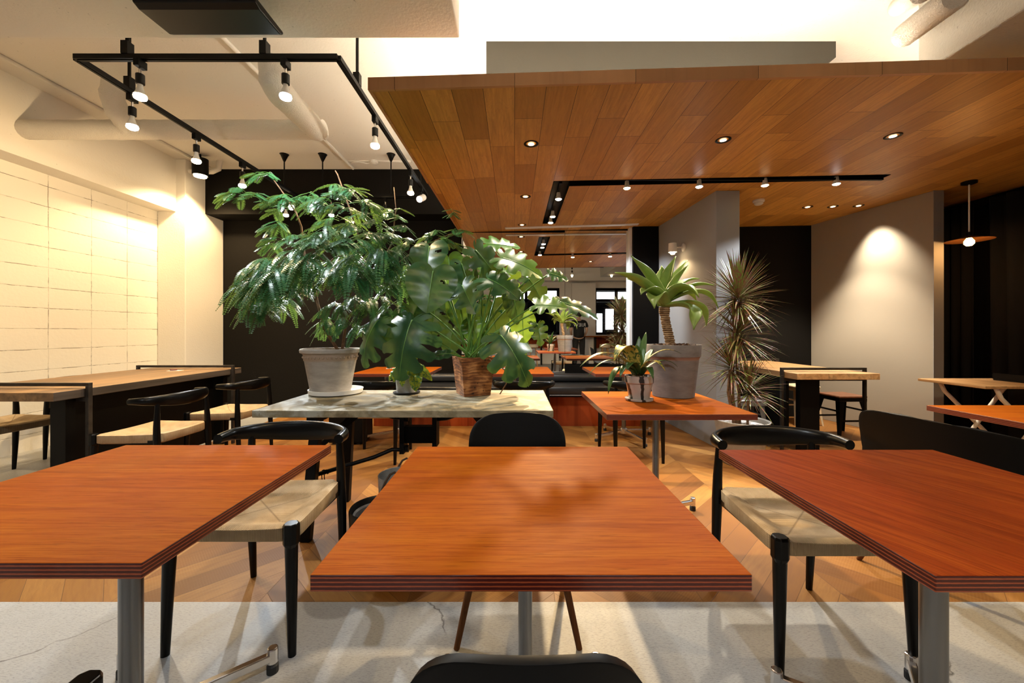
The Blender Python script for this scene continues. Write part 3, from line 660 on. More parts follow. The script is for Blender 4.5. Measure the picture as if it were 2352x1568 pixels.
def bulb_profile(): return [(0.013, 0.0), (0.014, -0.02), (0.022, -0.045), (0.031, -0.065), (0.033, -0.076), (0.030, -0.086), (0.018, -0.093), (0.001, -0.095)]
def spot_lamp(x, y, z, kind, energy, label, cat='track lamp', cone=125, dirn=(0, 0, -1), group='track lamps', drop=0.0):
    t = thing('track_lamp', label, cat, (x, y, z), 0, group)
    MB().box(-0.016, 0.016, -0.03, 0.03, -0.045, 0.0).build('adapter', 'blackmetal', t, bevel=0.003)
    MB().tube([(0, 0, -0.045), (0, 0, -0.085)], 0.007, 8).build('stem', 'chrome', t, smooth=True, auto=40)
    MB().lathe([(0.019, -0.083), (0.022, -0.086), (0.022, -0.14), (0.017, -0.143)], n=18).build('socket', 'blackplastic', t, smooth=True, auto=40)
    bm = MB(); bm.lathe([(r, zz - 0.14) for r, zz in bulb_profile()[:4]], n=20, close=False); bm.lathe([(r, zz - 0.14) for r, zz in bulb_profile()[3:]], n=20, mi=1, close=False)
    bm.build('bulb', ['bulbglass', 'warmbulb' if kind == 'w' else 'coolbulb'], t, smooth=True)
    light('SPOT', 'lamp_light', t, (0, 0, -0.245), energy, WARM if kind == 'w' else COOL, spot_size=R(cone), spot_blend=0.7, shadow_soft_size=0.018, rot=aim(dirn))
    return t
E = 1.0
def X_at(u, y): return (u - CX) * y / F
spot_lamp(X_at(322, FY0), FY0, TZ, 'w', 45 * E, 'warm bulb on the front rail of the lamp frame, beside its near corner', cone=150)
spot_lamp(X_at(656, FY0), FY0, TZ, 'c', 40 * E, 'white bulb on the front rail of the lamp frame, under the slanting pipe', cone=150)
spot_lamp(FX0, 2.68, TZ, 'c', 35 * E, 'white bulb on the wall-side rail below the bent pipe', cone=150, dirn=(0.3, 0.1, -1))
spot_lamp(FX0, 3.22, TZ, 'w', 115 * E, 'warm bulb on the wall-side rail beside the elbow pipe', cone=150, dirn=(-0.9, 0.25, -0.8))
spot_lamp(FX0, 3.765, TZ, 'c', 400 * E, 'white bulb at the end of the wall-side rail above the feathery tree', cone=36, dirn=(1.5, -1.0, -1.12))
spot_lamp(FX1, 2.955, TZ, 'w', 60 * E, 'warm bulb on the rail nearest the board canopy, close to the viewer', cone=140)
spot_lamp(FX1, 3.965, TZ, 'w', 60 * E, 'warm bulb on the rail nearest the board canopy, far end', cone=140)
spot_lamp(-1.62, 5.0, 2.80, 'w', 25 * E, 'small warm bulb on the bar before the black wall, beside the canopy', cone=120)
spot_lamp(-2.87, 5.0, 2.80, 'w', 45 * E, 'small warm bulb on the bar before the black wall, behind the tree top', cone=120, dirn=(-0.3, 0.4, -1))
spot_lamp(-2.30, 5.0, 2.80, 'c', 25 * E, 'white bulb on the bar before the black wall, hidden among leaves', cone=120)
def ring_spot(x, y, z, d, label, energy):
    t = thing('spotlight', label, 'spotlight', (x, y, z), 0, 'round white spotlights')
    MB().box(-0.016, 0.016, -0.03, 0.03, -0.04, 0.0).tube([(0, 0, -0.04), (0, 0, -0.09)], 0.008, 8).build('adapter', 'blackmetal', t)
    q = Vector(d).to_track_quat('Z', 'Y').to_matrix().to_3x3()
    MB().lathe([(0.03, -0.07), (0.036, -0.06), (0.036, 0.06), (0.032, 0.06), (0.03, 0.045)], (0, 0, -0.115), n=24, m=q).build('housing', 'whiteplastic', t, smooth=True, auto=40)
    MB().lathe([(0.030, 0.05), (0.012, 0.05)], (0, 0, -0.115), n=24, m=q, close=False).build('lens', 'coolbulb', t)
    light('SPOT', 'lamp_light', t, Vector((0, 0, -0.115)) + Vector(d).normalized() * 0.08, energy, COOL, spot_size=R(60), spot_blend=0.6, shadow_soft_size=0.03, rot=aim(d))
ring_spot(FX1, 4.42, TZ, (-0.20, -1, -0.55), 'white ring spotlight hanging beside the canopy edge', 110 * E)
ring_spot(-2.63, 4.70, TZ, (0.45, -1, -0.6), 'white ring spotlight glowing between the tree branches', 110 * E)
t = thing('cylinder_lamp', 'black cylinder lamp on the slim pipe by the white corner column', 'ceiling lamp', P(460, 365, 5.0))
MB().lathe([(0.085, 0.0), (0.085, -0.21), (0.075, -0.21), (0.07, -0.12)], n=28).build('housing', 'blackmetal', t, smooth=True, auto=40)
MB().tube([(0, 0, 0.0), (0, 0, TOP - t.location.z)], 0.012, 8).build('rod', 'blackmetal', t)
MB().lathe([(0.07, -0.19), (0.066, -0.225), (0.03, -0.235), (0.001, -0.236)], n=24, close=False).build('bulb', 'warmbulb', t, smooth=True)
light('SPOT', 'lamp_light', t, (0, 0, -0.27), 110 * E, WARM, spot_size=R(140), spot_blend=0.5, shadow_soft_size=0.05)

# slot in the canopy with its lamps
t = thing('recessed_track', 'black recessed lighting slot bent to an L in the board canopy', 'lighting track', (0, 0, 0))
s = MB(); d = 0.05
def slot_side(a, b):
    s.add([(a[0], a[1], canopy_z(a[0]) - 0.003), (b[0], b[1], canopy_z(b[0]) - 0.003), (b[0], b[1], canopy_z(b[0]) + d), (a[0], a[1], canopy_z(a[0]) + d)], [(0, 1, 2, 3)])
e = 0.004
loop = [(TX0 + e, TY0 + e), (TX2 - e, TY0 + e), (TX2 - e, TY1 - e), (TX1 - e, TY1 - e), (TX1 - e, TY2 - e), (TX0 + e, TY2 - e)]
for a, b_ in zip(loop, loop[1:] + loop[:1]): slot_side(a, b_)
for a in ((TX0 + e, TX2 - e, TY0 + e, TY1 - e), (TX0 + e, TX1 - e, TY1 - e, TY2 - e)):
    s.add([(x, y, canopy_z(x) + d - 0.002) for x, y in ((a[0], a[2]), (a[1], a[2]), (a[1], a[3]), (a[0], a[3]))], [(0, 1, 2, 3)])
s.build('housing', 'blackmetal', t, fix=False)
cx_, cy_ = (TX0 + TX1) / 2, (TY0 + TY1) / 2
MB().box(TX0 + 0.02, TX2 - 0.02, cy_ - 0.012, cy_ + 0.012, 0, 0.02).build('rail', 'blackmetal', t).location = (0, 0, canopy_z(1.0) + 0.018)
MB().box(cx_ - 0.012, cx_ + 0.012, TY1, TY2 - 0.02, 0, 0.02).build('rail', 'blackmetal', t).location = (0, 0, canopy_z(cx_) + 0.026)
def slot_lamp(x, y, kind, energy, label, dirn=(0, 0, -1), cone=110):
    z = canopy_z(x) + 0.03
    t = thing('slot_lamp', label, 'spot lamp', (x, y, z), 0, 'lamps in the canopy slot')
    MB().tube([(0, 0, 0), (0, 0, -0.02)], 0.008, 8).build('stem', 'chrome', t)
    MB().lathe([(0.014, -0.018), (0.017, -0.02), (0.02, -0.055), (0.030, -0.078), (0.031, -0.084)], n=20).build('socket', 'whiteplastic', t, smooth=True, auto=40)
    MB().lathe([(0.030, -0.0845), (0.022, -0.091), (0.001, -0.094)], n=20, close=False).build('bulb', 'warmbulb' if kind == 'w' else 'coolbulb', t, smooth=True)
    light('SPOT', 'lamp_light', t, (0, 0, -0.11), energy, WARM if kind == 'w' else COOL, spot_size=R(cone), spot_blend=0.6, shadow_soft_size=0.03, rot=aim(dirn))
slot_lamp(cx_, 3.86, 'c', 45 * E, 'white star bright lamp near the corner of the canopy slot')
slot_lamp(cx_, 4.45, 'w', 380 * E, 'warm lamp in the short arm of the canopy slot', (0.42, -2.0, -1.6), 60)
slot_lamp(cx_, 4.70, 'c', 120 * E, 'white lamp at the end of the short arm of the canopy slot', (1.45, 0.42, -1.05), 50)
slot_lamp(X_at(1440, cy_), cy_, 'w', 240 * E, 'warm lamp in the long arm of the canopy slot, next to the corner', (-1.15, -1.0, -1.25), 40)
slot_lamp(X_at(1606, cy_), cy_, 'c', 70 * E, 'white lamp in the middle of the long canopy slot, above the grey column', (-0.35, -0.75, -1))
slot_lamp(X_at(1757, cy_), cy_, 'w', 50 * E, 'warm lamp in the long canopy slot, between two white lamps', (0.1, -0.7, -1), 70)
slot_lamp(X_at(1921, cy_), cy_, 'c', 190 * E, 'brightest white lamp at the free end of the canopy slot', (-1.05, -0.05, -1.35), 64)
def downlight(u, v, energy, label, cone=80, dirn=(0, 0, -1), blend=0.5):
    Y = 3.0
    for _ in range(6):
        x = (u - CX) * Y / F; Y = (canopy_z(x) - EYE) * F / (CY - v)
    z = canopy_z(x)
    t = thing('downlight', label, 'downlight', (x, Y, z), 0, 'round downlights in the canopy')
    MB().lathe([(0.036, -0.001), (0.052, -0.003), (0.052, -0.0005)], n=28, close=False).build('ring', 'blackmetal', t, smooth=True)
    MB().lathe([(0.037, -0.001), (0.030, 0.004)], n=24, close=False).build('baffle', 'blackmetal', t)
    MB().lathe([(0.022, -0.0045), (0.001, -0.0045)], n=20, close=False).build('lens', 'dimlens', t)
    light('SPOT', 'lamp_light', t, (0, 0, -0.02), energy, NEUT, spot_size=R(cone), spot_blend=blend, shadow_soft_size=0.03, rot=aim(dirn))
    return t
downlight(1220, 330, 60 * E, 'black ringed downlight nearest the canopy corner')
downlight(1661, 321, 100 * E, 'black ringed downlight in the middle of the canopy, above the lamp slot')
downlight(2051, 312, 90 * E, 'black ringed downlight of the front row, nearest the pendant lamp')
downlight(1207, 451, 40 * E, 'black ringed downlight beside the short arm of the lamp slot')
downlight(1199, 516, 20 * E, 'small black ringed downlight by the linear ceiling slot')
downlight(1855, 475, 110 * E, 'black ringed downlight next to the smoke detector')
downlight(1913, 474, 110 * E, 'black ringed downlight second from the smoke detector')
downlight(1972, 472, 100 * E, 'black ringed downlight nearest the partition wall', cone=70, dirn=(0.30, -0.02, -1), blend=1.0)
# linear slot diffuser
zt = canopy_z(0.6)
t = thing('linear_diffuser', 'long silver slot diffuser on the board ceiling before the mirror', 'air diffuser', (0.72, 5.06, zt))
t.rotation_euler = (0, -R(1.15), -R(2.2))
MB().box(-0.84, 0.84, -0.032, 0.032, -0.010, 0.0).build('frame', 'silver', t)
MB().box(-0.82, 0.82, -0.012, 0.012, -0.008, -0.005).build('vane', 'piping', t)
# cove strips on top of the canopy
for (x0, x1, y0, y1, lab) in ((-0.6, 2.3, 2.55, 2.60, 'glowing light strip on top of the canopy along its front edge'), (2.9, 4.8, 2.7, 2.75, 'glowing light strip on top of the canopy beside the grey box'), (-0.55, -0.50, 2.8, 5.0, 'glowing light strip on top of the canopy along its open side')):
    zz = canopy_z((x0 + x1) / 2) + 0.19
    t = thing('light_strip', lab, 'light strip', ((x0 + x1) / 2, (y0 + y1) / 2, zz))
    w, h = (x1 - x0) / 2, (y1 - y0) / 2
    MB().box(-w, w, -h, h, -0.09, -0.012).build('channel', 'whiteplastic', t)
    MB().box(-w, w, -h, h, -0.01, 0.0).build('tube', 'strip', t)
# wall sconce
t = thing('wall_sconce', 'small cream wall sconce glowing on the grey column', 'wall lamp', (1.915, 4.50, EYE + (760 - 568) * 4.50 / F))
q = Matrix.Rotation(R(90), 3, 'Y')
MB().lathe([(0.045, 0.0), (0.045, -0.015), (0.02, -0.02)], n=20, m=q).build('wall_plate', 'whiteplastic', t, smooth=True, auto=40)
MB().tube([(0.0, 0, 0), (-0.09, 0, 0.0)], 0.009, 10).build('arm', 'whiteplastic', t)
MB().lathe([(0.045, 0.045), (0.047, -0.055), (0.043, -0.055), (0.041, 0.03), (0.005, 0.04)], (-0.13, 0, 0), n=24).build('shade', 'whiteplastic', t, smooth=True, auto=40)
MB().lathe([(0.02, -0.01), (0.034, -0.05), (0.02, -0.078), (0.001, -0.082)], (-0.13, 0, 0), n=20, close=False).build('bulb', 'warmbulb', t, smooth=True)
light('SPOT', 'lamp_light', t, (-0.13, 0, -0.09), 10 * E, WARM, spot_size=R(150), spot_blend=0.5, shadow_soft_size=0.03)
# pendant
py = 3.75; px = X_at(2226, py)
t = thing('pendant_lamp', 'amber pendant lamp with thin disc shade before the dark window', 'pendant lamp', (px, py, canopy_z(px)))
MB().lathe([(0.055, 0.0), (0.055, -0.022), (0.03, -0.03)], n=24).build('ceiling_rose', 'blackmetal', t, smooth=True, auto=40)
dz = -(canopy_z(px) - (EYE + (760 - 545) * py / F))
MB().tube([(0, 0, -0.03), (0, 0, dz + 0.05)], 0.006, 8).build('cord', 'whiteplastic', t)
MB().lathe([(0.018, dz + 0.05), (0.018, dz)], n=16).build('socket', 'blackmetal', t)
MB().lathe([(0.02, dz + 0.014), (0.165, dz - 0.026), (0.165, dz - 0.029), (0.02, dz + 0.011)], n=36, close=False).build('shade', 'copper', t, smooth=True, auto=50)
MB().lathe([(0.014, dz), (0.036, dz - 0.035), (0.036, dz - 0.06), (0.02, dz - 0.078), (0.001, dz - 0.08)], n=20, close=False).build('bulb', 'softbulb', t, smooth=True)
light('POINT', 'lamp_light', t, (0, 0, dz - 0.10), 4 * E, (1.0, 0.5, 0.16), shadow_soft_size=0.03)
# lamps over the viewer's side of the room
rail3 = thing('lighting_track', 'black lamp rail on the ceiling behind the viewer', 'lighting track', (0, -0.55, 2.9))
MB().box(-3.2, 3.2, -0.016, 0.016, 0, 0.03).build('rail', 'blackmetal', rail3)
for x in (-3, -1, 1, 3): MB().tube([(x, 0, 0.03), (x, 0, TOP - 2.9)], 0.008, 8).build('rod', 'blackmetal', rail3)
for i, (x, k, en, dr, lab) in enumerate(((-2.4, 'c', 40, (-0.05, 0.75, -1), 'white lamp on the rail behind the viewer, wall side end'), (-0.75, 'w', 35, (0.0, 0.6, -1), 'warm lamp on the rail behind the viewer, near the middle'),
                             (0.35, 'c', 75, (-0.15, 0.75, -1), 'white lamp on the rail behind the viewer, near the middle'), (1.6, 'w', 60, (0.15, 0.7, -1), 'warm lamp on the rail behind the viewer, towards the dark window'), (2.7, 'w', 45, (0.0, 0.7, -1), 'warm lamp at the dark window end of the rail behind the viewer'))):
    spot_lamp(x, -0.55, 2.9, k, en * E, lab, cone=105, dirn=dr)

# ---------------------------------------------------------------- tables
def pedestal_table(x, y, label, top='orange', w=0.75, d=0.75, h=0.72, r=0.019, rz=0.0, base_rot=47, group='red brown cafe tables', legmat='steel', blr=0.34):
    t = thing('cafe_table', label, 'table', (x, y, 0), rz, group)
    m = MB().box(-w / 2, w / 2, -d / 2, d / 2, -0.029, 0.0)
    m.mi = [1, 0, 1, 1, 1, 1]
    m.build('tabletop', [top, 'ply'], t, bevel=0.0018).location = (0, 0, h)
    MB().lathe([(0.12, h - 0.034), (0.12, h - 0.0295)], n=24).build('mounting_plate', 'blackmetal', t)
    MB().lathe([(r, 0.07), (r, h - 0.034)], n=24).build('pedestal', legmat, t, smooth=True, auto=40)
    MB().lathe([(r + 0.016, 0.055), (r + 0.016, 0.10), (r + 0.004, 0.112)], n=24).build('hub', 'chrome', t, smooth=True, auto=40)
    for k in range(4):
        a = R(base_rot + 90 * k); ux, uy = math.cos(a), math.sin(a)
        f = MB(); L = blr
        f.bar((ux * 0.02, uy * 0.02, 0.082), (ux * L, uy * L, 0.052), 0.024, 0.026)
        f.tube([(ux * L, uy * L, 0.03), (ux * L, uy * L, 0.082)], 0.0165, 12)
        fo = f.build('foot', 'chrome', t, bevel=0.004)
        MB().lathe([(0.012, 0.03), (0.018, 0.024), (0.018, 0.0)], (ux * L, uy * L, 0.0), n=14).build('glide', 'rubber', fo)
    return t
pedestal_table(-1.037, 1.077, 'large red brown table at the front beside the woven chair and the long timber table', w=0.745, d=0.735, r=0.026)
pedestal_table(0.028, 1.05, 'red brown square table in the centre front with a black chair on its far side', r=0.0185, base_rot=46)
pedestal_table(1.083, 1.03, 'dark red table with lengthwise grain at the front, near the black plywood chair', top='orange_y', w=0.745, d=0.715, r=0.0275, base_rot=52)
pedestal_table(0.832, 2.35, 'red brown table carrying the big clay pot and the striped pot', r=0.019, base_rot=30)
pedestal_table(2.67, 1.845, 'bright orange brown table in front of the white folding table', r=0.019)
BT = 4.22
pedestal_table(-1.215, BT, 'bench table behind the clay pot of the feathery tree', r=0.022, base_rot=22)
pedestal_table(0.005, BT, 'bench table behind the burnt wooden planter', r=0.022, base_rot=22)
pedestal_table(1.155, BT, 'bench table behind the striped pot, below the black board', r=0.022, base_rot=22)

# mortar-topped table on an iron trestle
t = thing('trestle_table', 'long table with worn mortar top and black iron trestle carrying three plants', 'table', (-0.583, 2.43, 0))
MB().box(-0.785, 0.785, -0.358, 0.358, 0.682, 0.72).build('tabletop', 'slab', t, bevel=0.004)
for s in (-1, 1):
    for yy in (-0.24, 0.20):
        MB().bar((s * 0.50, yy, 0.68), (s * 0.545, yy * 1.15, 0.0), 0.055, 0.045, (0, 1, 0)).build('leg', 'blackmetal', t, bevel=0.004)
    MB().box(s * 0.50 - 0.03, s * 0.50 + 0.03, -0.30, 0.30, 0.642, 0.681).build('crossbar', 'blackmetal', t)
    br = MB(); br.bar((s * 0.50, -0.22, 0.50), (s * 0.33, -0.05, 0.66), 0.035, 0.03); br.build('brace', 'blackmetal', t)
for xx, z0, z1 in ((-0.09, 0.40, 0.681), (0.105, 0.44, 0.62)):
    MB().box(xx - 0.013, xx + 0.013, -0.06, 0.03, z0, z1).build('hanger_plate', 'blackmetal', t)
MB().box(-0.077, 0.092, -0.04, 0.01, 0.46, 0.56).build('crank_block', 'blackmetal', t)
MB().tube([(-0.100, -0.02, 0.61), (-0.15, -0.02, 0.612), (-0.24, -0.02, 0.645), (-0.50, -0.02, 0.665)], 0.013, 10).build('tie_rod', 'blackmetal', t, smooth=True)
MB().tube([(0.11, -0.02, 0.60), (0.17, -0.02, 0.605), (0.30, -0.02, 0.65), (0.5, -0.02, 0.665)], 0.013, 10).build('tie_rod', 'blackmetal', t, smooth=True)
MB().tube([(-0.09, -0.05, 0.425), (-0.15, -0.05, 0.425), (-0.24, -0.10, 0.395), (-0.52, -0.22, 0.335)], 0.012, 10).build('tie_rod', 'blackmetal', t, smooth=True)
for zz in (0.425, 0.61): MB().lathe([(0.022, 0), (0.022, 0.02)], (-0.075, -0.03, zz), n=6, m=Matrix.Rotation(R(90), 3, 'Y')).build('bolt', 'blackmetal', t)
hk = MB()
for dx in (-0.008, 0.006):
    hk.tube([(dx + 0.012 * math.cos(a), 0, 0.012 * math.sin(a)) for a in [R(-60 + 30 * i) for i in range(9)]] + [(dx - 0.012, 0, -0.03), (dx - 0.006, 0, -0.07)] + [(dx + 0.008 + 0.014 * math.cos(a), 0, -0.075 + 0.016 * math.sin(a)) for a in [R(180 + 30 * i) for i in range(8)]], 0.0028, 6)
o = hk.build('s_hook', 'blackmetal', None, smooth=True); o.location = (-0.583 - 0.475, 2.43 - 0.203, 0.345); tag(o, 'pair of black wire hooks hanging on the lower rod of the trestle', 'hook')

# long timber tables
def timber_table(x0, x1, y0, y1, h, th, label, topmat, edgemat, bars, slab_x, board, slw=0.05):
    cx, cy = (x0 + x1) / 2, (y0 + y1) / 2
    t = thing('timber_table', label, 'table', (cx, cy, 0)); w, d = (x1 - x0) / 2, (y1 - y0) / 2
    top = MB().box(-w, w, -d, d, h - th, h); top.mi = [0, 0, 0, 0, 1, 1]
    top.build('tabletop', [topmat, edgemat], t, bevel=0.003)
    for yy in bars:
        f = MB(); a = w + 0.018; y = yy - cy
        f.box(-a - 0.011, a + 0.011, y - 0.014, y + 0.014, h + 0.016, h + 0.038)
        for s in (-1, 1): f.box(s * a - 0.011, s * a + 0.011, y - 0.014, y + 0.014, 0.0, h + 0.016)
        f.box(-a, a, y - 0.011, y + 0.011, h - th - 0.03, h - th - 0.004)
        f.build('frame', 'rawiron', t, bevel=0.002)
    for s in slab_x:
        MB().box(s - slw, s + slw, y0 + 0.12 - cy, y0 + 0.18 - cy, 0, h - th - 0.001).build('leg', 'blackmetal', t)
        MB().box(s - slw, s + slw, y1 - 0.18 - cy, y1 - 0.12 - cy, 0, h - th - 0.001).build('leg', 'blackmetal', t)
    if board: MB().box(board[0], board[1], y0 + 0.2 - cy, y1 - 0.2 - cy, 0.05, h - th - 0.002).build('panel', 'blackmetal', t)
    return t
timber_table(-3.78, -2.86, 2.47, 4.17, 0.75, 0.055, 'long old timber table with black straps along the white block wall', 'barn', 'barn_edge', (2.66, 4.02), (0.35, -0.2), (0.29, 0.32))
timber_table(2.54, 3.285, 3.58, 5.15, 0.75, 0.055, 'pale timber table with black strap frame against the beige partition', 'pale_timber', 'pale_timber', (3.76, 5.0), (-0.17,), (-0.34, -0.31), 0.09)

# ---------------------------------------------------------------- woven elbow chairs
def rail_mesh():
    m = MB(); n = 14; rows = []
    key = [(-0.255, 0.070, .676, .020, .020), (-0.254, 0.105, .677, .022, .020), (-0.242, 0.160, .676, .027, .018), (-0.195, 0.206, .673, .034, .016), (-0.130, 0.236, .670, .041, .014), (-0.065, 0.250, .668, .045, .013), (0, 0.254, .668, .046, .013)]
    key += [(-a, b, c, d, e) for a, b, c, d, e in key[-2::-1]]
    def cr(p0, p1, p2, p3, t): return tuple(0.5 * (2 * b + (c - a) * t + (2 * a - 5 * b + 4 * c - d) * t * t + (3 * b - a - 3 * c + d) * t ** 3) for a, b, c, d in zip(p0, p1, p2, p3))
    pts = []
    for i in range(len(key) - 1):
        q = [key[max(0, min(len(key) - 1, i + k))] for k in (-1, 0, 1, 2)]
        pts += [cr(*q, t / 4) for t in range(4)]
    pts.append(key[-1])
    for i, (x, y, z, hh, th) in enumerate(pts):
        a, b = pts[max(0, i - 1)], pts[min(len(pts) - 1, i + 1)]
        tn = Vector((b[0] - a[0], b[1] - a[1], 0)).normalized(); out = Vector((tn.y, -tn.x, 0))
        lean = 0.25
        rows.append([Vector((x, y, z)) + Vector((0, 0, 1)) * (hh * math.sin(2 * math.pi * k / n)) + out * (th * math.cos(2 * math.pi * k / n) - 0 * lean) for k in range(n)])
    vs = [p for r in rows for p in r]
    fs = [(i * n + k, i * n + (k + 1) % n, (i + 1) * n + (k + 1) % n, (i + 1) * n + k) for i in range(len(rows) - 1) for k in range(n)]
    fs += [tuple(range(n - 1, -1, -1)), tuple((len(rows) - 1) * n + k for k in range(n))]
    return m.add(vs, fs)
def seat_mesh():
    m = MB(); n = 22; rows = []
    hd = 0.222
    def pt(a, b):
        hw = 0.232 - 0.014 * (b + 1)
        x, y = a * hw, b * hd
        # corner notches for the legs: pull the corners in a little
        k = max(0.0, abs(a) - 0.8) / 0.2 * max(0.0, abs(b) - 0.8) / 0.2
        x -= math.copysign(0.022 * k, a); y -= math.copysign(0.022 * k, b)
        dish = -0.040 * min(1.0, 2.2 * (1 - max(abs(a), abs(b)))) ** 1.3
        saddle = 0.007 * (b > 0) * b * a * a - 0.010 * (b < -0.5) * ((-b - 0.5) / 0.5) ** 2 * (1 - a * a)
        e = max(abs(a), abs(b)); rnd = -0.010 * max(0, (e - 0.90) / 0.10) ** 2
        return Vector((x, y, 0.456 + dish + saddle + rnd))
    ab = [-1 + 2 * i / n for i in range(n + 1)]
    top = [[pt(a, b) for a in ab] for b in ab]
    m.grid(top)
    rim = top[0] + [r[-1] for r in top[1:]] + top[-1][-2::-1] + [r[0] for r in top[-2:0:-1]]
    low = [Vector((p.x, p.y, 0.398)) for p in rim]; low2 = [Vector((p.x * 0.93, p.y * 0.93, 0.388)) for p in rim]
    k = len(rim); v = rim + low + low2
    m.add(v, [(i, (i + 1) % k, k + (i + 1) % k, k + i) for i in range(k)] + [(k + i, k + (i + 1) % k, 2 * k + (i + 1) % k, 2 * k + i) for i in range(k)] + [tuple(range(2 * k, 3 * k))])
    return m
def make_elbow_chair(label, loc, rz, group):
    t = thing('elbow_chair', label, 'chair', loc, rz, group)
    seat_mesh().build('seat', 'cord', t, smooth=True, auto=60)
    rail_mesh().build('backrest', 'blackwood', t, smooth=True, auto=60)
    for s in (-1, 1):
        lg = MB().tube([(s * 0.222, -0.222, 0.0), (s * 0.218, -0.217, 0.2), (s * 0.214, -0.212, 0.372), (s * 0.214, -0.212, 0.39)], [0.0135, 0.018, 0.0215, 0.0215], 14)
        fl = lg.build('front_leg', 'blackwood', t, smooth=True, auto=40)
        sq_ = [(-.025, -.012), (-.012, -.025), (.012, -.025), (.025, -.012), (.025, .012), (.012, .025), (-.012, .025), (-.025, .012)]
        bl = MB(); rings = [(0.72, 0.374), (1.0, 0.390), (1.0, 0.450), (0.86, 0.459)]
        bl.add([(s * 0.214 + x * k, -0.213 + y * k, z) for k, z in rings for x, y in sq_], [(i * 8 + j, i * 8 + (j + 1) % 8, i * 8 + 8 + (j + 1) % 8, i * 8 + 8 + j) for i in range(3) for j in range(8)] + [tuple(range(24, 32)), tuple(range(7, -1, -1))])
        bl.build('leg_head', 'blackwood', fl, bevel=0.003)
        MB().tube([(s * 0.206, 0.226, 0.0), (s * 0.208, 0.216, 0.22), (s * 0.207, 0.208, 0.41), (s * 0.206, 0.206, 0.50), (s * 0.198, 0.203, 0.665)], [0.0125, 0.018, 0.0215, 0.019, 0.0135], 14).build('rear_leg', 'blackwood', t, smooth=True, auto=40)
        MB().bar((s * 0.205, -0.19, 0.402), (s * 0.198, 0.19, 0.402), 0.02, 0.022).build('side_rail', 'blackwood', t)
    return t
c0 = make_elbow_chair('black elbow chair with woven cord seat tucked beside the large front table, trestle behind', (-1.0, 1.615, 0), 0, 'elbow chairs')
def chair(x, y, rz, label): return dup(c0, label, (x, y, 0), R(rz))
chair(1.088, 1.525, 0, 'black elbow chair with tan cord seat behind the dark red front table')
chair(-1.05, 0.56, 180, 'elbow chair cut off at the photo bottom, only its seat front edge showing')
chair(-2.55, 2.83, 268, 'elbow chair on the aisle side of the long timber table, nearer one')
chair(-2.50, 3.52, 268, 'elbow chair on the aisle side of the long timber table, by its far end')
chair(-3.90, 3.05, 86, 'elbow chair between long timber table and block wall, nearer the viewer')
chair(-3.92, 3.72, 88, 'elbow chair between long timber table and block wall, mostly hidden by the tabletop')
chair(-1.22, 3.60, 180, 'elbow chair at the bench table behind the clay pot')
chair(0.08, 3.60, 180, 'elbow chair at the bench table behind the burnt wooden planter')
chair(1.05, 3.62, 184, 'elbow chair at the bench table behind the striped pot')

# ---------------------------------------------------------------- black moulded chairs
def make_shell_chair(name, label, loc, rz, group, kx=1.0, kz=1.0, legmat='wenge', ky=1.0, sq=2.6):
    t = thing(name, label, 'chair', loc, rz, group)
    prof = [(-0.225, 0.418, .195), (-0.215, 0.432, .205), (-0.18, 0.440, .215), (-0.08, 0.434, .222), (0.04, 0.428, .220), (0.12, 0.430, .212), (0.165, 0.445, .205), (0.195, 0.475, .2), (0.212, 0.53, .205), (0.222, 0.59, .218)]
    top0, top1 = 0.59, 0.735
    for i in range(1, 15):
        k = i / 14; z = top0 + (top1 - top0) * math.sin(k * math.pi / 2); u = (z - top0) / (top1 - top0)
        prof.append((0.222 + 0.03 * u, z, 0.080 + 0.140 * (max(0.0, 1 - u ** 3.4)) ** (1 / sq)))
    rows = []; n = 24
    for y, z, hw in prof:
        row = []
        for k in range(n + 1):
            a = -1 + 2 * k / n
            bk = max(0.0, min(1.0, (z - 0.46) / 0.15))
            x = hw * a
            q = (x / 0.222) ** 2
            zz = z + (1 - bk) * 0.012 * q + 0.014 * (1 - q) * max(0.0, (z - 0.62) / 0.115)
            row.append(Vector((x * kx, (y - bk * 0.045 * q) * ky, zz if zz < 0.46 else 0.46 + (zz - 0.46) * kz)))
        rows.append(row)
    MB().grid(rows).build('shell', 'blackply', t, smooth=True, solid=0.011, bevel=0.003)
    for sx in (-1, 1):
        for sy in (-1, 1):
            MB().tube([(sx * 0.13 * kx, (-0.02 + sy * 0.12) * ky, 0.418), (sx * 0.219 * kx, (-0.005 + sy * 0.205) * ky, 0.0)], [0.0165, 0.0105], 12).build('leg', legmat, t, smooth=True, auto=40)
    MB().bar((-0.13 * kx, -0.14 * ky, 0.412), (0.13 * kx, 0.10 * ky, 0.412), 0.05, 0.02).bar((0.13 * kx, -0.14 * ky, 0.412), (-0.13 * kx, 0.10 * ky, 0.412), 0.05, 0.02).build('under_frame', 'blackmetal', t)
    return t
make_shell_chair('shell_chair', 'black moulded chair with walnut legs on the far side of the centre table', (0.012, 1.63, 0), 0, 'black moulded chairs')
make_shell_chair('shell_chair', 'black moulded chair back at the bottom edge, this side of the centre table', (0.013, 0.625, 0), R(180), 'black moulded chairs', kx=0.66, kz=1.155, ky=0.85)
make_shell_chair('shell_chair', 'wide black moulded chair seen askew next to the dark red front table', (1.95, 1.64, 0), R(97), 'black moulded chairs', kx=1.66, kz=1.06, sq=9.0)

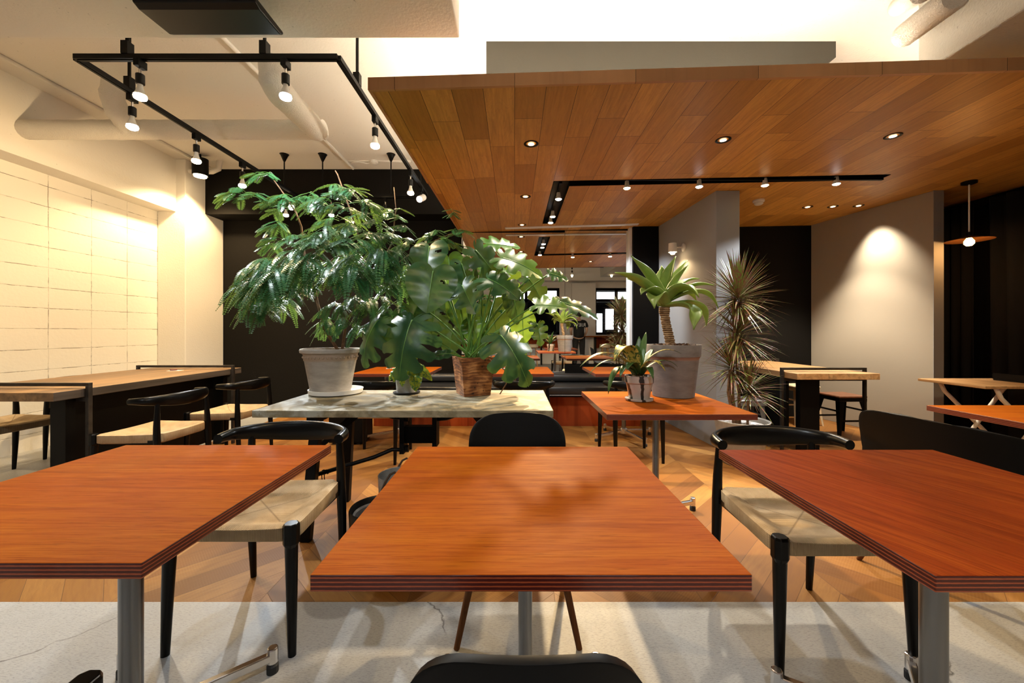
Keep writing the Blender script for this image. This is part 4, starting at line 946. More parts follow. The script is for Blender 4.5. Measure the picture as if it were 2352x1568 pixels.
# ---------------------------------------------------------------- stools, folding table
def metal_stool(label, x, y, h, seatmat, legmat, rz=0, half=0.155, spread=0.035):
    t = thing('metal_stool', label, 'stool', (x, y, 0), R(rz), 'metal stools')
    s = MB().box(-half, half, -half, half, h - 0.022, h); s.build('seat', seatmat, t, bevel=0.012, seg=3)
    MB().box(-half + 0.004, half - 0.004, -half + 0.004, half - 0.004, h - 0.06, h - 0.0225).build('apron', legmat, t, bevel=0.006)
    for sx in (-1, 1):
        for sy in (-1, 1):
            a = Vector((sx * (half - 0.02), sy * (half - 0.02), h - 0.062)); b = Vector((sx * (half + spread), sy * (half + spread), 0.0))
            m = MB(); w0, w1 = 0.055, 0.020
            for ax in (0, 1):
                dv = Vector((-sx, 0, 0)) if ax == 0 else Vector((0, -sy, 0))
                th = Vector((0, -sy * 0.004, 0)) if ax == 0 else Vector((-sx * 0.004, 0, 0))
                v = [a, a + dv * w0, b + dv * w1, b]; v = v + [p + th for p in v]
                m.add(v, [(0, 1, 2, 3), (7, 6, 5, 4), (0, 4, 5, 1), (1, 5, 6, 2), (2, 6, 7, 3), (3, 7, 4, 0)])
            m.build('leg', legmat, t)
    zb = h * 0.42; kk = half - 0.02 + (spread + 0.02) * (1 - zb / (h - 0.062)) - 0.012
    for s_ in (-1, 1):
        MB().bar((-kk, s_ * kk, zb), (kk, s_ * kk, zb), 0.006, 0.018).build('stretcher', legmat, t)
        MB().bar((s_ * kk, -kk, zb + 0.1), (s_ * kk, kk, zb + 0.1), 0.006, 0.018).build('stretcher', legmat, t)
    return t
metal_stool('black metal stool with brown wooden seat beside the pale timber table', 3.55, 4.33, 0.45, 'brownseat', 'blackmetal', 2)
metal_stool('cream stool behind the brown seated stool, under the pale timber table', 3.52, 4.92, 0.47, 'creamseat', 'creamseat', 0, 0.15, 0.02)
metal_stool('dark grey metal stool half hidden by the red edged plant', 2.36, 4.06, 0.45, 'greymetal', 'greymetal', 0, 0.135, 0.012)
t = thing('folding_table', 'folding table with light wood top and crossed white tube legs', 'table', (3.95, 3.22, 0))
MB().box(-0.44, 0.75, -0.25, 0.25, 0.70, 0.722).build('tabletop', 'pale_timber', t, bevel=0.004)
for yy in (-0.2, 0.2):
    MB().tube([(-0.30, yy, 0.698), (-0.26, yy, 0.62), (-0.1, yy, 0.46), (0.26, yy, 0.10), (0.33, yy, 0.0)], 0.015, 10).build('leg', 'whitemetal', t, smooth=True)
    MB().tube([(0.27, yy * 0.85, 0.698), (0.20, yy * 0.85, 0.63), (0.06, yy * 0.85, 0.45), (-0.20, yy * 0.85, 0.10), (-0.27, yy * 0.85, 0.0)], 0.015, 10).build('leg', 'whitemetal', t, smooth=True)
lp = thing('laptop', 'black laptop lying on the white legged folding table', 'laptop', (4.18, 3.22, 0.7225))
MB().box(-0.17, 0.2, -0.12, 0.12, 0, 0.016).build('keyboard_base', 'blackplastic', lp, bevel=0.003)
MB().box(-0.17, -0.165, -0.12, 0.12, 0.016, 0.06).box(-0.17, 0.2, 0.118, 0.124, 0.012, 0.05).build('screen', 'blackplastic', lp)

# dark curtain wall on the right, shelf behind its gap
def curtain(name, y0, y1, label, z0=0.03, z1=2.5, lean=0.0):
    m = MB(); n = 60; rows = []
    for i in range(2):
        z = (z0, z1)[i]
        rows.append([Vector((XR - 0.10 + 0.035 * math.sin(k * 1.25), y0 + (y1 - y0) * k / n + lean * (1 - i), z)) for k in range(n + 1)])
    return tag(m.grid(rows).build(name, 'curtain', None, smooth=True, solid=0.004), label, 'curtain', 'black curtains')
curtain('curtain', 4.26, 5.45, 'black curtain hanging behind the beige partition end')
curtain('curtain', 2.4, 4.10, 'wide black curtain behind the folding table', lean=-0.02)
sh = thing('shelf_unit', 'dim shelf unit glimpsed through the curtain gap', 'shelf', (XR + 0.45, 4.35, 0))
for z in (0.02, 0.75, 0.95, 1.16, 1.42): MB().box(-0.2, 0.2, -0.5, 0.5, z, z + 0.02).build('shelf', 'greymetal', sh)
MB().box(-0.2, -0.18, -0.5, 0.5, 0.04, 0.74).build('front_panel', 'oakleg', sh)
for s in (-1, 1): MB().box(-0.02, 0.02, s * 0.5 - 0.02, s * 0.5 + 0.02, 0, 1.45).build('upright', 'greymetal', sh)
for i, (z, h, lab) in enumerate(((0.77, 0.08, 'grey box on the lowest visible shelf behind the curtain gap'), (0.97, 0.10, 'grey box on the middle shelf behind the curtain gap'), (1.18, 0.12, 'grey box on the top shelf behind the curtain gap'))):
    tag(MB().box(-0.17, 0.1, -0.35, 0.1, 0, h).build('storage_box', 'bookpaper', None, bevel=0.003), lab, 'box', 'boxes on the dim shelf').location = (XR + 0.45, 4.35, z + 0.0005)

# small things
def stand(label, x, y, z):
    t = thing('table_card', label, 'table card', (x, y, z), R(12), 'cards on tables')
    MB().box(-0.055, 0.055, -0.035, 0.035, 0.0005, 0.002).build('card', 'card', t)
    MB().lathe([(0.028, 0.0022), (0.028, 0.012), (0.02, 0.015)], (-0.02, 0.01, 0), n=20).build('disc', 'darkred', t, smooth=True, auto=40)
stand('dark red disc on a white card on the long timber table', -3.28, 3.85, 0.75)
stand('dark red disc on a white card on the bench table behind the clay pot', -1.36, 4.40, 0.72)
stand('dark red disc on a white card on the bench table behind the wooden planter', -0.12, 4.40, 0.72)
t = thing('bucket', 'grey round pot with brown rope handle on the floor under the trestle', 'bucket', (-0.665, 2.33, 0))
MB().lathe([(0.115, 0.0), (0.128, 0.30), (0.122, 0.30), (0.110, 0.02)], n=40).build('body', 'zinc', t, smooth=True, auto=40)
for s in (-1, 1):
    MB().tube([(0.05 * k - 0.0, s * 0.122 + 0.0, 0.25 + 0.10 * (1 - (k / 1.4) ** 2)) for k in (-1.4, -1, -0.5, 0, 0.5, 1, 1.4)], 0.0065, 8).build('rope_handle', 'rope', t, smooth=True)
t = thing('bucket', 'black round pot with grey liner on the floor behind the centre table', 'bucket', (-0.63, 1.86, 0))
MB().lathe([(0.12, 0.0), (0.135, 0.31), (0.13, 0.318), (0.124, 0.31), (0.118, 0.2)], n=40).build('body', 'blackplastic', t, smooth=True, auto=40)
MB().lathe([(0.117, 0.292), (0.108, 0.285), (0.095, 0.17), (0.001, 0.165)], n=40, close=False).build('liner', 'greymetal', t, smooth=True, auto=40)
t = thing('speaker_box', 'black box on the wood floor behind the trestle table', 'box', (-1.68, 4.1, 0))
MB().box(-0.17, 0.17, -0.14, 0.14, 0.02, 0.40).build('cabinet', 'blackmetal', t, bevel=0.006)
for s in (-1, 1): MB().box(s * 0.12 - 0.02, s * 0.12 + 0.02, -0.12, 0.12, 0, 0.02).build('foot', 'rubber', t)

# ---------------------------------------------------------------- seen only in the mirror: counter, stools, person
t = thing('window_counter', 'red brown counter along the rear windows, seen in the mirror', 'counter', (0.7, -2.85, 0))
MB().box(-3.9, 3.6, -0.30, 0.22, 0.93, 0.97).build('countertop', 'orange', t, bevel=0.003)
MB().box(-3.9, 3.6, -0.30, -0.26, 0.55, 0.93).build('back_panel', 'redwood', t)
for x in (-3.8, -1.6, 0.2, 2.0, 3.5): MB().box(x - 0.02, x + 0.02, -0.25, 0.15, 0, 0.93).build('leg', 'blackmetal', t)
def bar_stool(label, x, y):
    t = thing('bar_stool', label, 'stool', (x, y, 0), 0, 'stools at the window counter')
    MB().lathe([(0.15, 0.60), (0.17, 0.62), (0.17, 0.70), (0.155, 0.71)], n=24).build('seat', 'creamseat', t, smooth=True, auto=40)
    for k in range(4):
        a = R(45 + 90 * k); MB().tube([(0.11 * math.cos(a), 0.11 * math.sin(a), 0.60), (0.19 * math.cos(a), 0.19 * math.sin(a), 0.0)], [0.017, 0.012], 10).build('leg', 'oakleg', t, smooth=True, auto=40)
    MB().lathe([(0.155, 0.24), (0.168, 0.24), (0.168, 0.255), (0.155, 0.255), (0.155, 0.24)], n=24, close=False).build('foot_ring', 'oakleg', t)
bar_stool('cream topped stool at the rear counter, by the person', 2.9, -2.25)
bar_stool('cream topped stool at the rear counter, away from the person', 0.6, -2.3)
def limb(name, verts, edges, radii, mat, parent, sub=2):
    me = bpy.data.meshes.new(name); me.from_pydata([Vector(v) for v in verts], edges, [])
    o = bpy.data.objects.new(name, me); COL.objects.link(o)
    me.materials.append(MT[mat]); o.parent = parent
    md = o.modifiers.new('skin', 'SKIN'); md.use_smooth_shade = True
    for i, r in enumerate(radii):
        rr = r if isinstance(r, tuple) else (r, r)
        me.skin_vertices[0].data[i].radius = rr
    me.skin_vertices[0].data[0].use_root = True
    s = o.modifiers.new('sub', 'SUBSURF'); s.levels = sub; s.render_levels = sub
    return o
pr = thing('person', 'person in black lettered shirt standing at the rear counter with back to the room', 'person', (1.98, -1.75, 0), R(180))
# the person looks along local +y (away from the mirror)
V = [(0, 0, .95), (0, 0.01, 1.12), (0, 0.01, 1.30), (0, 0, 1.42), (0, 0.005, 1.50), (0, 0.02, 1.58), (0, 0.035, 1.66), (0, 0.025, 1.74)]
E_ = [(i, i + 1) for i in range(7)]
RR = [(.155, .115), (.135, .10), (.16, .11), (.10, .08), (.05, .05), (.062, .07), (.074, .092), (.055, .07)]
def chain(root, pts, rad):
    k = root
    for p, r in zip(pts, rad):
        V.append(p); RR.append(r); E_.append((k, len(V) - 1)); k = len(V) - 1
    return k
for s in (-1, 1):
    chain(0, [(s * .095, 0, .86), (s * .11, .01, .50), (s * .115, -.02, .09), (s * .12, .04, .035), (s * .125, .14, .02)], [.095, .062, .042, (.04, .03), (.04, .02)])
    w = chain(3, [(s * .175, 0, 1.41), (s * .25, -.03, 1.15), (s * .215, .13, 1.01), (s * .205, .19, 1.005)], [.062, .046, .034, (.03, .018)])
    for i, (dx, L) in enumerate(((-.028, .062), (-.010, .075), (.010, .072), (.027, .058))):
        chain(w, [(s * .205 + dx, .19 + .03, 1.0), (s * .205 + dx * 1.1, .19 + .03 + L * .55, .997), (s * .205 + dx * 1.1, .19 + .03 + L, .985)], [.0095, .0085, .007])
    chain(w, [(s * .205 - s * .035, .17, 0.998), (s * .205 - s * .055, .205, .99)], [.011, .008])
limb('body', V, E_, RR, 'skin', pr)
limb('shirt', [(0, 0, .86), (0, 0.005, 1.1), (0, 0.005, 1.30), (0, 0, 1.43), (0, 0.0, 1.475), (-.19, 0, 1.415), (-.245, -.02, 1.22), (.19, 0, 1.415), (.245, -.02, 1.22)], [(0, 1), (1, 2), (2, 3), (3, 4), (3, 5), (5, 6), (3, 7), (7, 8)],
     [(.19, .14), (.18, .13), (.19, .135), (.115, .10), (.07, .07), .08, .075, .08, .075], 'cloth', pr)
limb('trousers', [(0, 0, 1.02), (-.1, 0, .86), (-.11, .01, .50), (-.118, -.015, .10), (.1, 0, .86), (.11, .01, .50), (.118, -.015, .10)], [(0, 1), (1, 2), (2, 3), (0, 4), (4, 5), (5, 6)], [(.175, .13), .12, .082, .07, .12, .082, .07], 'cloth', pr)
hv = MB(); hv.lathe([(0.001, 1.775), (0.06, 1.765), (0.088, 1.72), (0.092, 1.66), (0.085, 1.60), (0.06, 1.575)], (0, 0.012, 0), n=20, close=False); hv.build('hair', 'hair', pr, smooth=True, solid=0.01)
fc = MB().lathe([(0.010, 0), (0.006, 0.01), (0.001, 0.012)], (-0.03, 0.118, 1.665), n=10, m=Matrix.Rotation(R(-90), 3, 'X')).lathe([(0.010, 0), (0.006, 0.01), (0.001, 0.012)], (0.03, 0.118, 1.665), n=10, m=Matrix.Rotation(R(-90), 3, 'X'))
fc.tube([(0, 0.12, 1.665), (0, 0.142, 1.63), (0, 0.12, 1.622)], [.008, .013, .009], 8); fc.tube([(-.024, .116, 1.59), (0, .124, 1.59), (.024, .116, 1.59)], .006, 8)
for s in (-1, 1): fc.tube([(s * .082, .03, 1.68), (s * .095, .022, 1.65), (s * .085, .03, 1.62)], [.012, .014, .008], 8)
fc.build('face', 'skin', pr, smooth=True)
cu = bpy.data.curves.new('letter_outline', 'FONT'); cu.body = 'RIEW'; cu.size = 0.15; cu.extrude = 0.002; cu.align_x = 'CENTER'; cu.space_character = 1.1
tmp = bpy.data.objects.new('letter_outline', cu); COL.objects.link(tmp)
bpy.context.view_layer.update()
me = bpy.data.meshes.new_from_object(tmp.evaluated_get(bpy.context.evaluated_depsgraph_get())); me.name = 'lettering'
bpy.data.objects.remove(tmp); bpy.data.curves.remove(cu)
me.materials.clear(); me.materials.append(MT['print_white'])
tx = bpy.data.objects.new('lettering', me); COL.objects.link(tx); tx.parent = pr
tx.location = (0, -0.155, 1.27); tx.rotation_euler = (R(90), 0, 0)

# ---------------------------------------------------------------- plants
UP = Vector((0, 0, 1))
def rv(a): return Vector((random.uniform(-a, a), random.uniform(-a, a), random.uniform(-a, a)))
def bez(p0, p1, p2, n): return [p0 * (1 - t) ** 2 + p1 * 2 * t * (1 - t) + p2 * t * t for t in [i / n for i in range(n + 1)]]
def local(t, p): return Vector(p) - Vector(t.location)

def strap(mb, base, ctrl, tip, width, n=8, fold=0.25, prof=None, mi=0, across=2, flat_to=None):
    """a tapering leaf along the curve base-ctrl-tip"""
    pts = bez(Vector(base), Vector(ctrl), Vector(tip), n); rows = []
    for i, p in enumerate(pts):
        t = i / n
        d = (pts[min(i + 1, n)] - pts[max(i - 1, 0)]).normalized()
        ref = flat_to if flat_to is not None else UP
        sd = d.cross(ref)
        if sd.length < 0.08: sd = d.cross(Vector((0, 1, 0.2)))
        sd.normalize(); nn = sd.cross(d).normalized()
        w = width * (prof(t) if prof else math.sin(math.pi * (0.08 + 0.92 * t)) ** 0.7 * (1 - 0.25 * t)) * 0.5
        if i == n: w = width * 0.01
        row = []
        for k in range(across * 2 + 1):
            a = -1 + k / across
            row.append(p + sd * (a * w) + nn * (abs(a) ** 1.5 * w * fold))
        rows.append(row)
    mb.grid(rows, mi)

def soil_disc(t, r, z, mat='soil'):
    m = MB(); n = 28; rings = 6; vs = [Vector((0, 0, z))]
    for i in range(1, rings + 1):
        for k in range(n):
            a = 2 * math.pi * k / n; q = r * i / rings
            vs.append(Vector((q * math.cos(a), q * math.sin(a), z + random.uniform(-0.006, 0.010) * (i < rings))))
    f = [(0, 1 + k, 1 + (k + 1) % n) for k in range(n)]
    for i in range(rings - 1):
        f += [(1 + i * n + k, 1 + (i + 1) * n + k, 1 + (i + 1) * n + (k + 1) % n, 1 + i * n + (k + 1) % n) for k in range(n)]
    m.add(vs, f); return m.build('soil', mat, t)

# --- feathery tree in the clay pot
TP = G(760, 903, 0.72); TP.z = 0.72
sa = tag(MB().lathe([(0.13, 0.0), (0.165, 0.006), (0.170, 0.032), (0.163, 0.032), (0.155, 0.012), (0.001, 0.010)], n=48, close=False).build('saucer', 'saucer', None, smooth=True, auto=40), 'white round saucer under the clay pot of the feathery tree', 'saucer')
sa.location = TP + Vector((0.035, 0, 0.0005))
tr = thing('potted_tree', 'tall feathery leaved tree in a grey clay pot on the trestle table', 'potted plant', TP + Vector((0, 0, 0.0115)))
MB().lathe([(0.118, 0.0), (0.123, 0.004), (0.158, 0.205), (0.163, 0.212), (0.166, 0.250), (0.172, 0.256), (0.185, 0.262), (0.187, 0.278), (0.182, 0.286), (0.168, 0.286), (0.162, 0.25)], n=56).build('pot', 'clay', tr, smooth=True, auto=35)
bd = MB()
for k in range(40):
    a = 2 * math.pi * k / 40; bd.lathe([(0.001, -0.008), (0.006, -0.005), (0.008, 0), (0.006, 0.005), (0.001, 0.008)], (0.164 * math.cos(a), 0.164 * math.sin(a), 0.232), n=8, close=False)
bd.build('bead_ornament', 'clay', tr, smooth=True)
soil_disc(tr, 0.164, 0.262)
ZB = 0.27
def L1(u, v, dy=0.0): return P(u, v, TP.y + dy) - Vector(tr.location)
def branch(name, pts, r0, r1):
    n = len(pts); return MB().tube(pts, [r0 + (r1 - r0) * i / (n - 1) for i in range(n)], 8).build(name, 'bark', tr, smooth=True)
b0 = Vector((0.05, 0.0, ZB))
branch('trunk', [b0, L1(745, 755, .0), L1(728, 690, .02), L1(717, 630, .03), L1(700, 590, .03), L1(692, 520, .04), L1(680, 488, .03), L1(655, 450, .02), L1(630, 415, .0), L1(622, 400, 0)], 0.011, 0.003)
branch('trunk', [b0 + Vector((0.02, 0.01, 0)), L1(792, 760, .04), L1(800, 700, .06), L1(812, 640, .08), L1(830, 560, .06), L1(800, 470, .05), L1(775, 400, .05), L1(770, 392, .05)], 0.010, 0.003)
branch('branch', [L1(795, 740, .04), L1(850, 650, .16), L1(900, 560, .18), L1(910, 480, .18), L1(905, 430, .18)], 0.007, 0.003)
branch('branch', [L1(728, 690, .02), L1(690, 640, -.06), L1(650, 610, -.12)], 0.006, 0.003)
branch('branch', [L1(717, 640, .03), L1(770, 590, -.10), L1(830, 580, -.14)], 0.005, 0.003)
branch('branch', [L1(850, 650, .16), L1(960, 570, .22), L1(1050, 530, .22)], 0.005, 0.002)
fo = MB()
def leaflet(p, d, nrm, L, w):
    sd = d.cross(nrm).normalized()
    fo.add([p, p + d * L * 0.35 + sd * w * 0.5, p + d * L, p + d * L * 0.45 - sd * w * 0.5], [(0, 1, 2, 3)])
def pinna(p, d, L, droop, pairs):
    pts = bez(p, p + d * L * 0.55 + Vector((0, 0, droop * -0.05)), p + d * L * 0.85 + Vector((0, 0, -droop * L)), pairs)
    for i in range(1, pairs + 1):
        t = i / pairs
        dd = (pts[i] - pts[i - 1]).normalized(); sd = dd.cross(UP)
        if sd.length < 0.1: sd = Vector((1, 0, 0))
        sd.normalize(); nn = sd.cross(dd).normalized()
        l = 0.030 * (math.sin(math.pi * (0.18 + 0.74 * t)) ** 0.6)
        step = (pts[i] - pts[i - 1]).length
        for s in (-1, 1):
            ld = (sd * s + dd * 0.42 - nn * 0.18 + rv(0.06)).normalized()
            leaflet(pts[i], ld, nn, l, max(0.0068, step * 0.86))
    fo.add([pts[0], pts[len(pts) // 2], pts[-1], pts[len(pts) // 2] + Vector((0, 0, 0.002))], [(0, 1, 2, 3)], 1)
def frond(p, az, el, L, npairs, pl, droop):
    d = Vector((math.cos(az) * math.cos(el), math.sin(az) * math.cos(el), math.sin(el)))
    pts = bez(p, p + d * L * 0.6 + Vector((0, 0, 0.01)), p + d * L + Vector((0, 0, -0.25 * L)), 6)
    fo.tube(pts, 0.0016, 5, mi=1)
    for i in range(npairs):
        q = pts[min(6, 2 + int(4 * (i + 1) / npairs))]
        sc = 0.62 + 0.38 * (i + 1) / npairs
        for s in (-1, 1):
            a2 = az + s * R(random.uniform(28, 62)); e2 = R(random.uniform(-12, 14))
            dd = Vector((math.cos(a2) * math.cos(e2), math.sin(a2) * math.cos(e2), math.sin(e2)))
            pinna(q, dd, pl * sc * random.uniform(0.85, 1.12), droop * random.uniform(0.7, 1.25), int(17 * sc))
# sprays: place in the photograph's frame, depth offset, fronds, spread, frond size
SPRAYS = [(620, 402, 0, 3, .3, .75), (560, 440, -.05, 2, .3, .75), (590, 456, -.05, 3, .3, .85), (668, 458, .0, 3, .3, .9), (720, 452, .05, 3, .3, .8), (640, 470, .1, 2, .3, .8),
          (655, 520, -.1, 3, .3, .85), (645, 555, -.05, 2, .3, .8), (800, 440, .0, 4, .4, 1.0), (760, 462, -.1, 4, .4, 1.0), (830, 470, -.05, 4, .4, 1.0), (780, 500, .1, 4, .4, 1.0), (845, 505, -.02, 3, .4, 1.0),
          (905, 490, .15, 3, .3, .7), (930, 515, .15, 2, .3, .7), (880, 540, .15, 4, .4, .85), (700, 545, -.12, 4, .4, 1.0), (745, 560, -.18, 5, .5, 1.1), (800, 560, -.2, 5, .5, 1.1), (850, 580, -.15, 5, .5, 1.05),
          (690, 590, -.2, 5, .5, 1.1), (640, 605, -.22, 5, .5, 1.05), (615, 640, -.2, 5, .5, 1.0), (590, 660, -.15, 4, .4, 1.0), (650, 660, -.25, 5, .5, 1.0), (770, 620, -.22, 5, .5, 1.1), (830, 640, -.2, 5, .5, 1.0),
          (890, 620, -.05, 5, .5, 1.0), (900, 580, .0, 4, .4, 1.0), (920, 650, .05, 4, .4, .95), (870, 690, .1, 4, .4, .95), (820, 690, .05, 3, .4, .9), (690, 650, .0, 4, .4, .9), (610, 690, -.05, 3, .4, .85),
          (665, 690, .1, 3, .4, .9), (770, 700, .0, 3, .4, .8), (760, 735, -.05, 3, .3, .75), (805, 745, -.08, 3, .3, .75), (870, 740, .0, 3, .3, .8), (900, 700, .12, 4, .4, .9), (950, 560, .18, 3, .3, .8), (930, 610, .18, 4, .4, .9),
          (735, 585, -.25, 5, .5, 1.1), (800, 610, -.27, 5, .5, 1.1), (770, 545, -.22, 5, .5, 1.1), (720, 620, -.2, 4, .5, 1.0), (850, 615, -.15, 5, .5, 1.0), (660, 630, -.28, 5, .5, 1.1), (615, 610, -.2, 4, .5, 1.0), (590, 700, -.1, 3, .4, .9), (690, 615, -.05, 4, .5, 1.0), (830, 530, -.1, 4, .5, 1.0), (790, 480, -.05, 4, .4, 1.0), (1000, 540, .22, 4, .3, .75), (1050, 530, .22, 3, .3, .7), (1030, 560, .24, 3, .3, .75), (985, 590, .2, 3, .3, .8), (1035, 490, .25, 1, .3, .6), (800, 590, .1, 4, .4, 1.0), (740, 610, .1, 4, .4, 1.0), (860, 540, .05, 4, .4, .9)]
for (u, v, dy, nf, sp, sz) in SPRAYS:
    c_ = L1(u, v, dy)
    side = math.atan2(0, 1) if u > 770 else math.pi
    for k in range(nf + 1):
        az = random.choice((side, -math.pi / 2, -math.pi / 2)) + random.uniform(-1.1, 1.1)
        frond(c_ + rv(0.022), az, R(random.uniform(-5, 35)), 0.085 * sz * random.uniform(0.8, 1.2), random.choice((1, 2, 2, 3)), 0.150 * sz, random.uniform(0.35, 0.8) + (0.35 if v > 560 else 0.0))
fo.build('foliage', ['feather', 'petiole'], tr, fix=False)

# --- split leaved plant in the burnt wooden planter
MP = G(1087, 905, 0.72); MP.z = 0.72
mo = thing('potted_monstera', 'large split leaved monstera in a burnt wooden planter on the trestle table', 'potted plant', MP + Vector((0, 0, 0.0005)))
def taper_box(n0, n1, h, th):
    m = MB(); o0 = [(-n0, -n0), (n0, -n0), (n0, n0), (-n0, n0)]
    v = [(x, y, 0) for x, y in o0] + [(x * n1 / n0, y * n1 / n0, h) for x, y in o0] + [(x * (n1 - th) / n0, y * (n1 - th) / n0, h) for x, y in o0] + [(x * (n1 - th - .01) / n0, y * (n1 - th - .01) / n0, h - 0.04) for x, y in o0]
    return m.add(v, [(3, 2, 1, 0)] + [(i + k * 4, (i + 1) % 4 + k * 4, (i + 1) % 4 + 4 + k * 4, i + 4 + k * 4) for k in range(3) for i in range(4)])
pl = taper_box(0.088, 0.112, 0.245, 0.016).build('planter', 'cedar', mo, bevel=0.002); pl.rotation_euler = (0, 0, R(24))
so = MB(); so.box(-0.093, 0.093, -0.093, 0.093, 0.195, 0.222); so = so.build('soil', 'soil', mo); so.rotation_euler = (0, 0, R(24))
def LM(u, v, dy=0.0): return P(u, v, MP.y + dy) - Vector(mo.location)
def monstera_leaf(parent, base, tipdir, nrm, L, width, splits=5, mat='monstera', droop=0.35, cup=0.22, holes=0.45):
    """heart-shaped leaf with slits from the margin towards the midrib"""
    T = Vector(tipdir).normalized(); N = Vector(nrm); N = (N - T * N.dot(T)).normalized(); S = T.cross(N).normalized()
    per = 7; ns = (max(splits, 4) + 1) * per; nr = 9
    OUT = [(0.0, 0.0), (0.07, -0.12), (0.20, -0.185), (0.35, -0.14), (0.455, 0.0), (0.50, 0.19), (0.475, 0.40), (0.40, 0.60), (0.28, 0.78), (0.135, 0.92), (0.0, 1.0)]
    def margin(s):         # outline of one half, from the notch at the stalk round to the tip
        f_ = min(9.9999, s * 10); k = int(f_); t = f_ - k
        q = [OUT[max(0, min(10, k + d))] for d in (-1, 0, 1, 2)]
        if k == 0: q[0] = (-0.02, 0.14)
        if k == 9: q[3] = (-0.13, 0.95)
        return tuple(0.5 * (2 * b + (c_ - a) * t + (2 * a - 5 * b + 4 * c_ - d) * t * t + (3 * b - a - 3 * c_ + d) * t ** 3) for a, b, c_, d in zip(*q))
    def mid(s): return max(0.0, (s - 0.22) / 0.78) ** 1.35 * 0.99
    if droop > 0.7: cup = -0.40
    def place(x, y, sgn):
        r = abs(x) / 0.5
        z = cup * width * 0.5 * (r - 0.55 * r * r if cup > 0 else r ** 1.6) - droop * L * (max(0.0, y) ** 2) * 0.5 - 0.10 * L * r * r * min(droop, 0.6)
        z += 0.005 * math.sin(y * 19 + sgn) * r
        yy = y * L * (1 - 0.10 * droop * max(0, y))
        return base + S * (x * width * sgn) + T * yy + N * z
    m = MB()
    nf = max(splits, 4) + 1
    for sgn in (-1, 1):
        vid = {}
        def vert(fi, ph, j, free):
            r = j / nr
            k = 1.0 if not free else 1.0 - 0.34 * min(1.0, (r - free) / (1.0 - free) * 1.6)
            s = (fi + 0.5 + (ph / per - 0.5) * k) / nf
            key = (fi * per + ph, j) if k == 1.0 else (fi, ph, j)
            if key in vid: return vid[key]
            mx, my = margin(min(1.0, max(0.0, s))); my0 = mid(s)
            rr = r * (1.0 if k == 1.0 else 1.0 - 0.10 * abs(2 * ph / per - 1) ** 3)
            m.v.append(tuple(place(mx * rr, my0 + (my - my0) * rr ** 1.3, sgn))); vid[key] = len(m.v) - 1
            return vid[key]
        for fi in range(nf):
            r0 = 0.0
            if splits > 2 and 0 < fi: r0 = holes + 0.08 * ((fi * 7 + (sgn > 0)) % 3)
            for ph in range(per):
                for j in range(nr):
                    fr = [r0 if (r0 and jj / nr > r0) else 0 for jj in (j, j + 1)]
                    r = (j + 0.5) / nr
                    if 0 < splits <= 2 and fi in (1, 2, 3)[:splits] and ph in (3, 4) and 0.32 + 0.1 * (ph - 3) < r < 0.72 and (sgn + fi) % 3 != 0: continue
                    q = (vert(fi, ph, j, fr[0]), vert(fi, ph + 1, j, fr[0]), vert(fi, ph + 1, j + 1, fr[1]), vert(fi, ph, j + 1, fr[1]))
                    if len(set(q)) < 4: continue
                    m.f.append(q if sgn > 0 else q[::-1]); m.mi.append(0)
    lf = m.build('leaf', mat, parent, smooth=True, fix=False)
    rib = MB(); rib.tube([Vector(place(0, mid(s), 1)) + N * 0.0015 for s in [k / 10 for k in range(11)]], [0.0045 * (1 - 0.8 * k / 10) for k in range(11)], 6)
    rib.build('midrib', 'midrib', lf, smooth=True)
    return lf
def stalk(parent, root, end, r=0.006, bow=0.3, mat='petiole'):
    mid_ = (root + end) / 2 + Vector((0, 0, bow * (end - root).length * 0.35)) + Vector((root.x - end.x, 0, 0)) * 0.12
    MB().tube(bez(root, mid_, end, 12), [r * (1 - 0.35 * k / 12) for k in range(13)], 8).build('stalk', mat, parent, smooth=True)
def vec_img(phi, tilt, yaw=0.0):
    """leaf plane facing the viewer, tilted up by tilt and turned by yaw; phi is the tip direction in the picture (0 right, -90 down)"""
    n = Vector((math.sin(R(yaw)) * math.cos(R(tilt)), -math.cos(R(yaw)) * math.cos(R(tilt)), math.sin(R(tilt))))
    d = Vector((math.cos(R(phi)), 0, math.sin(R(phi))))
    return (d - n * d.dot(n)).normalized(), n
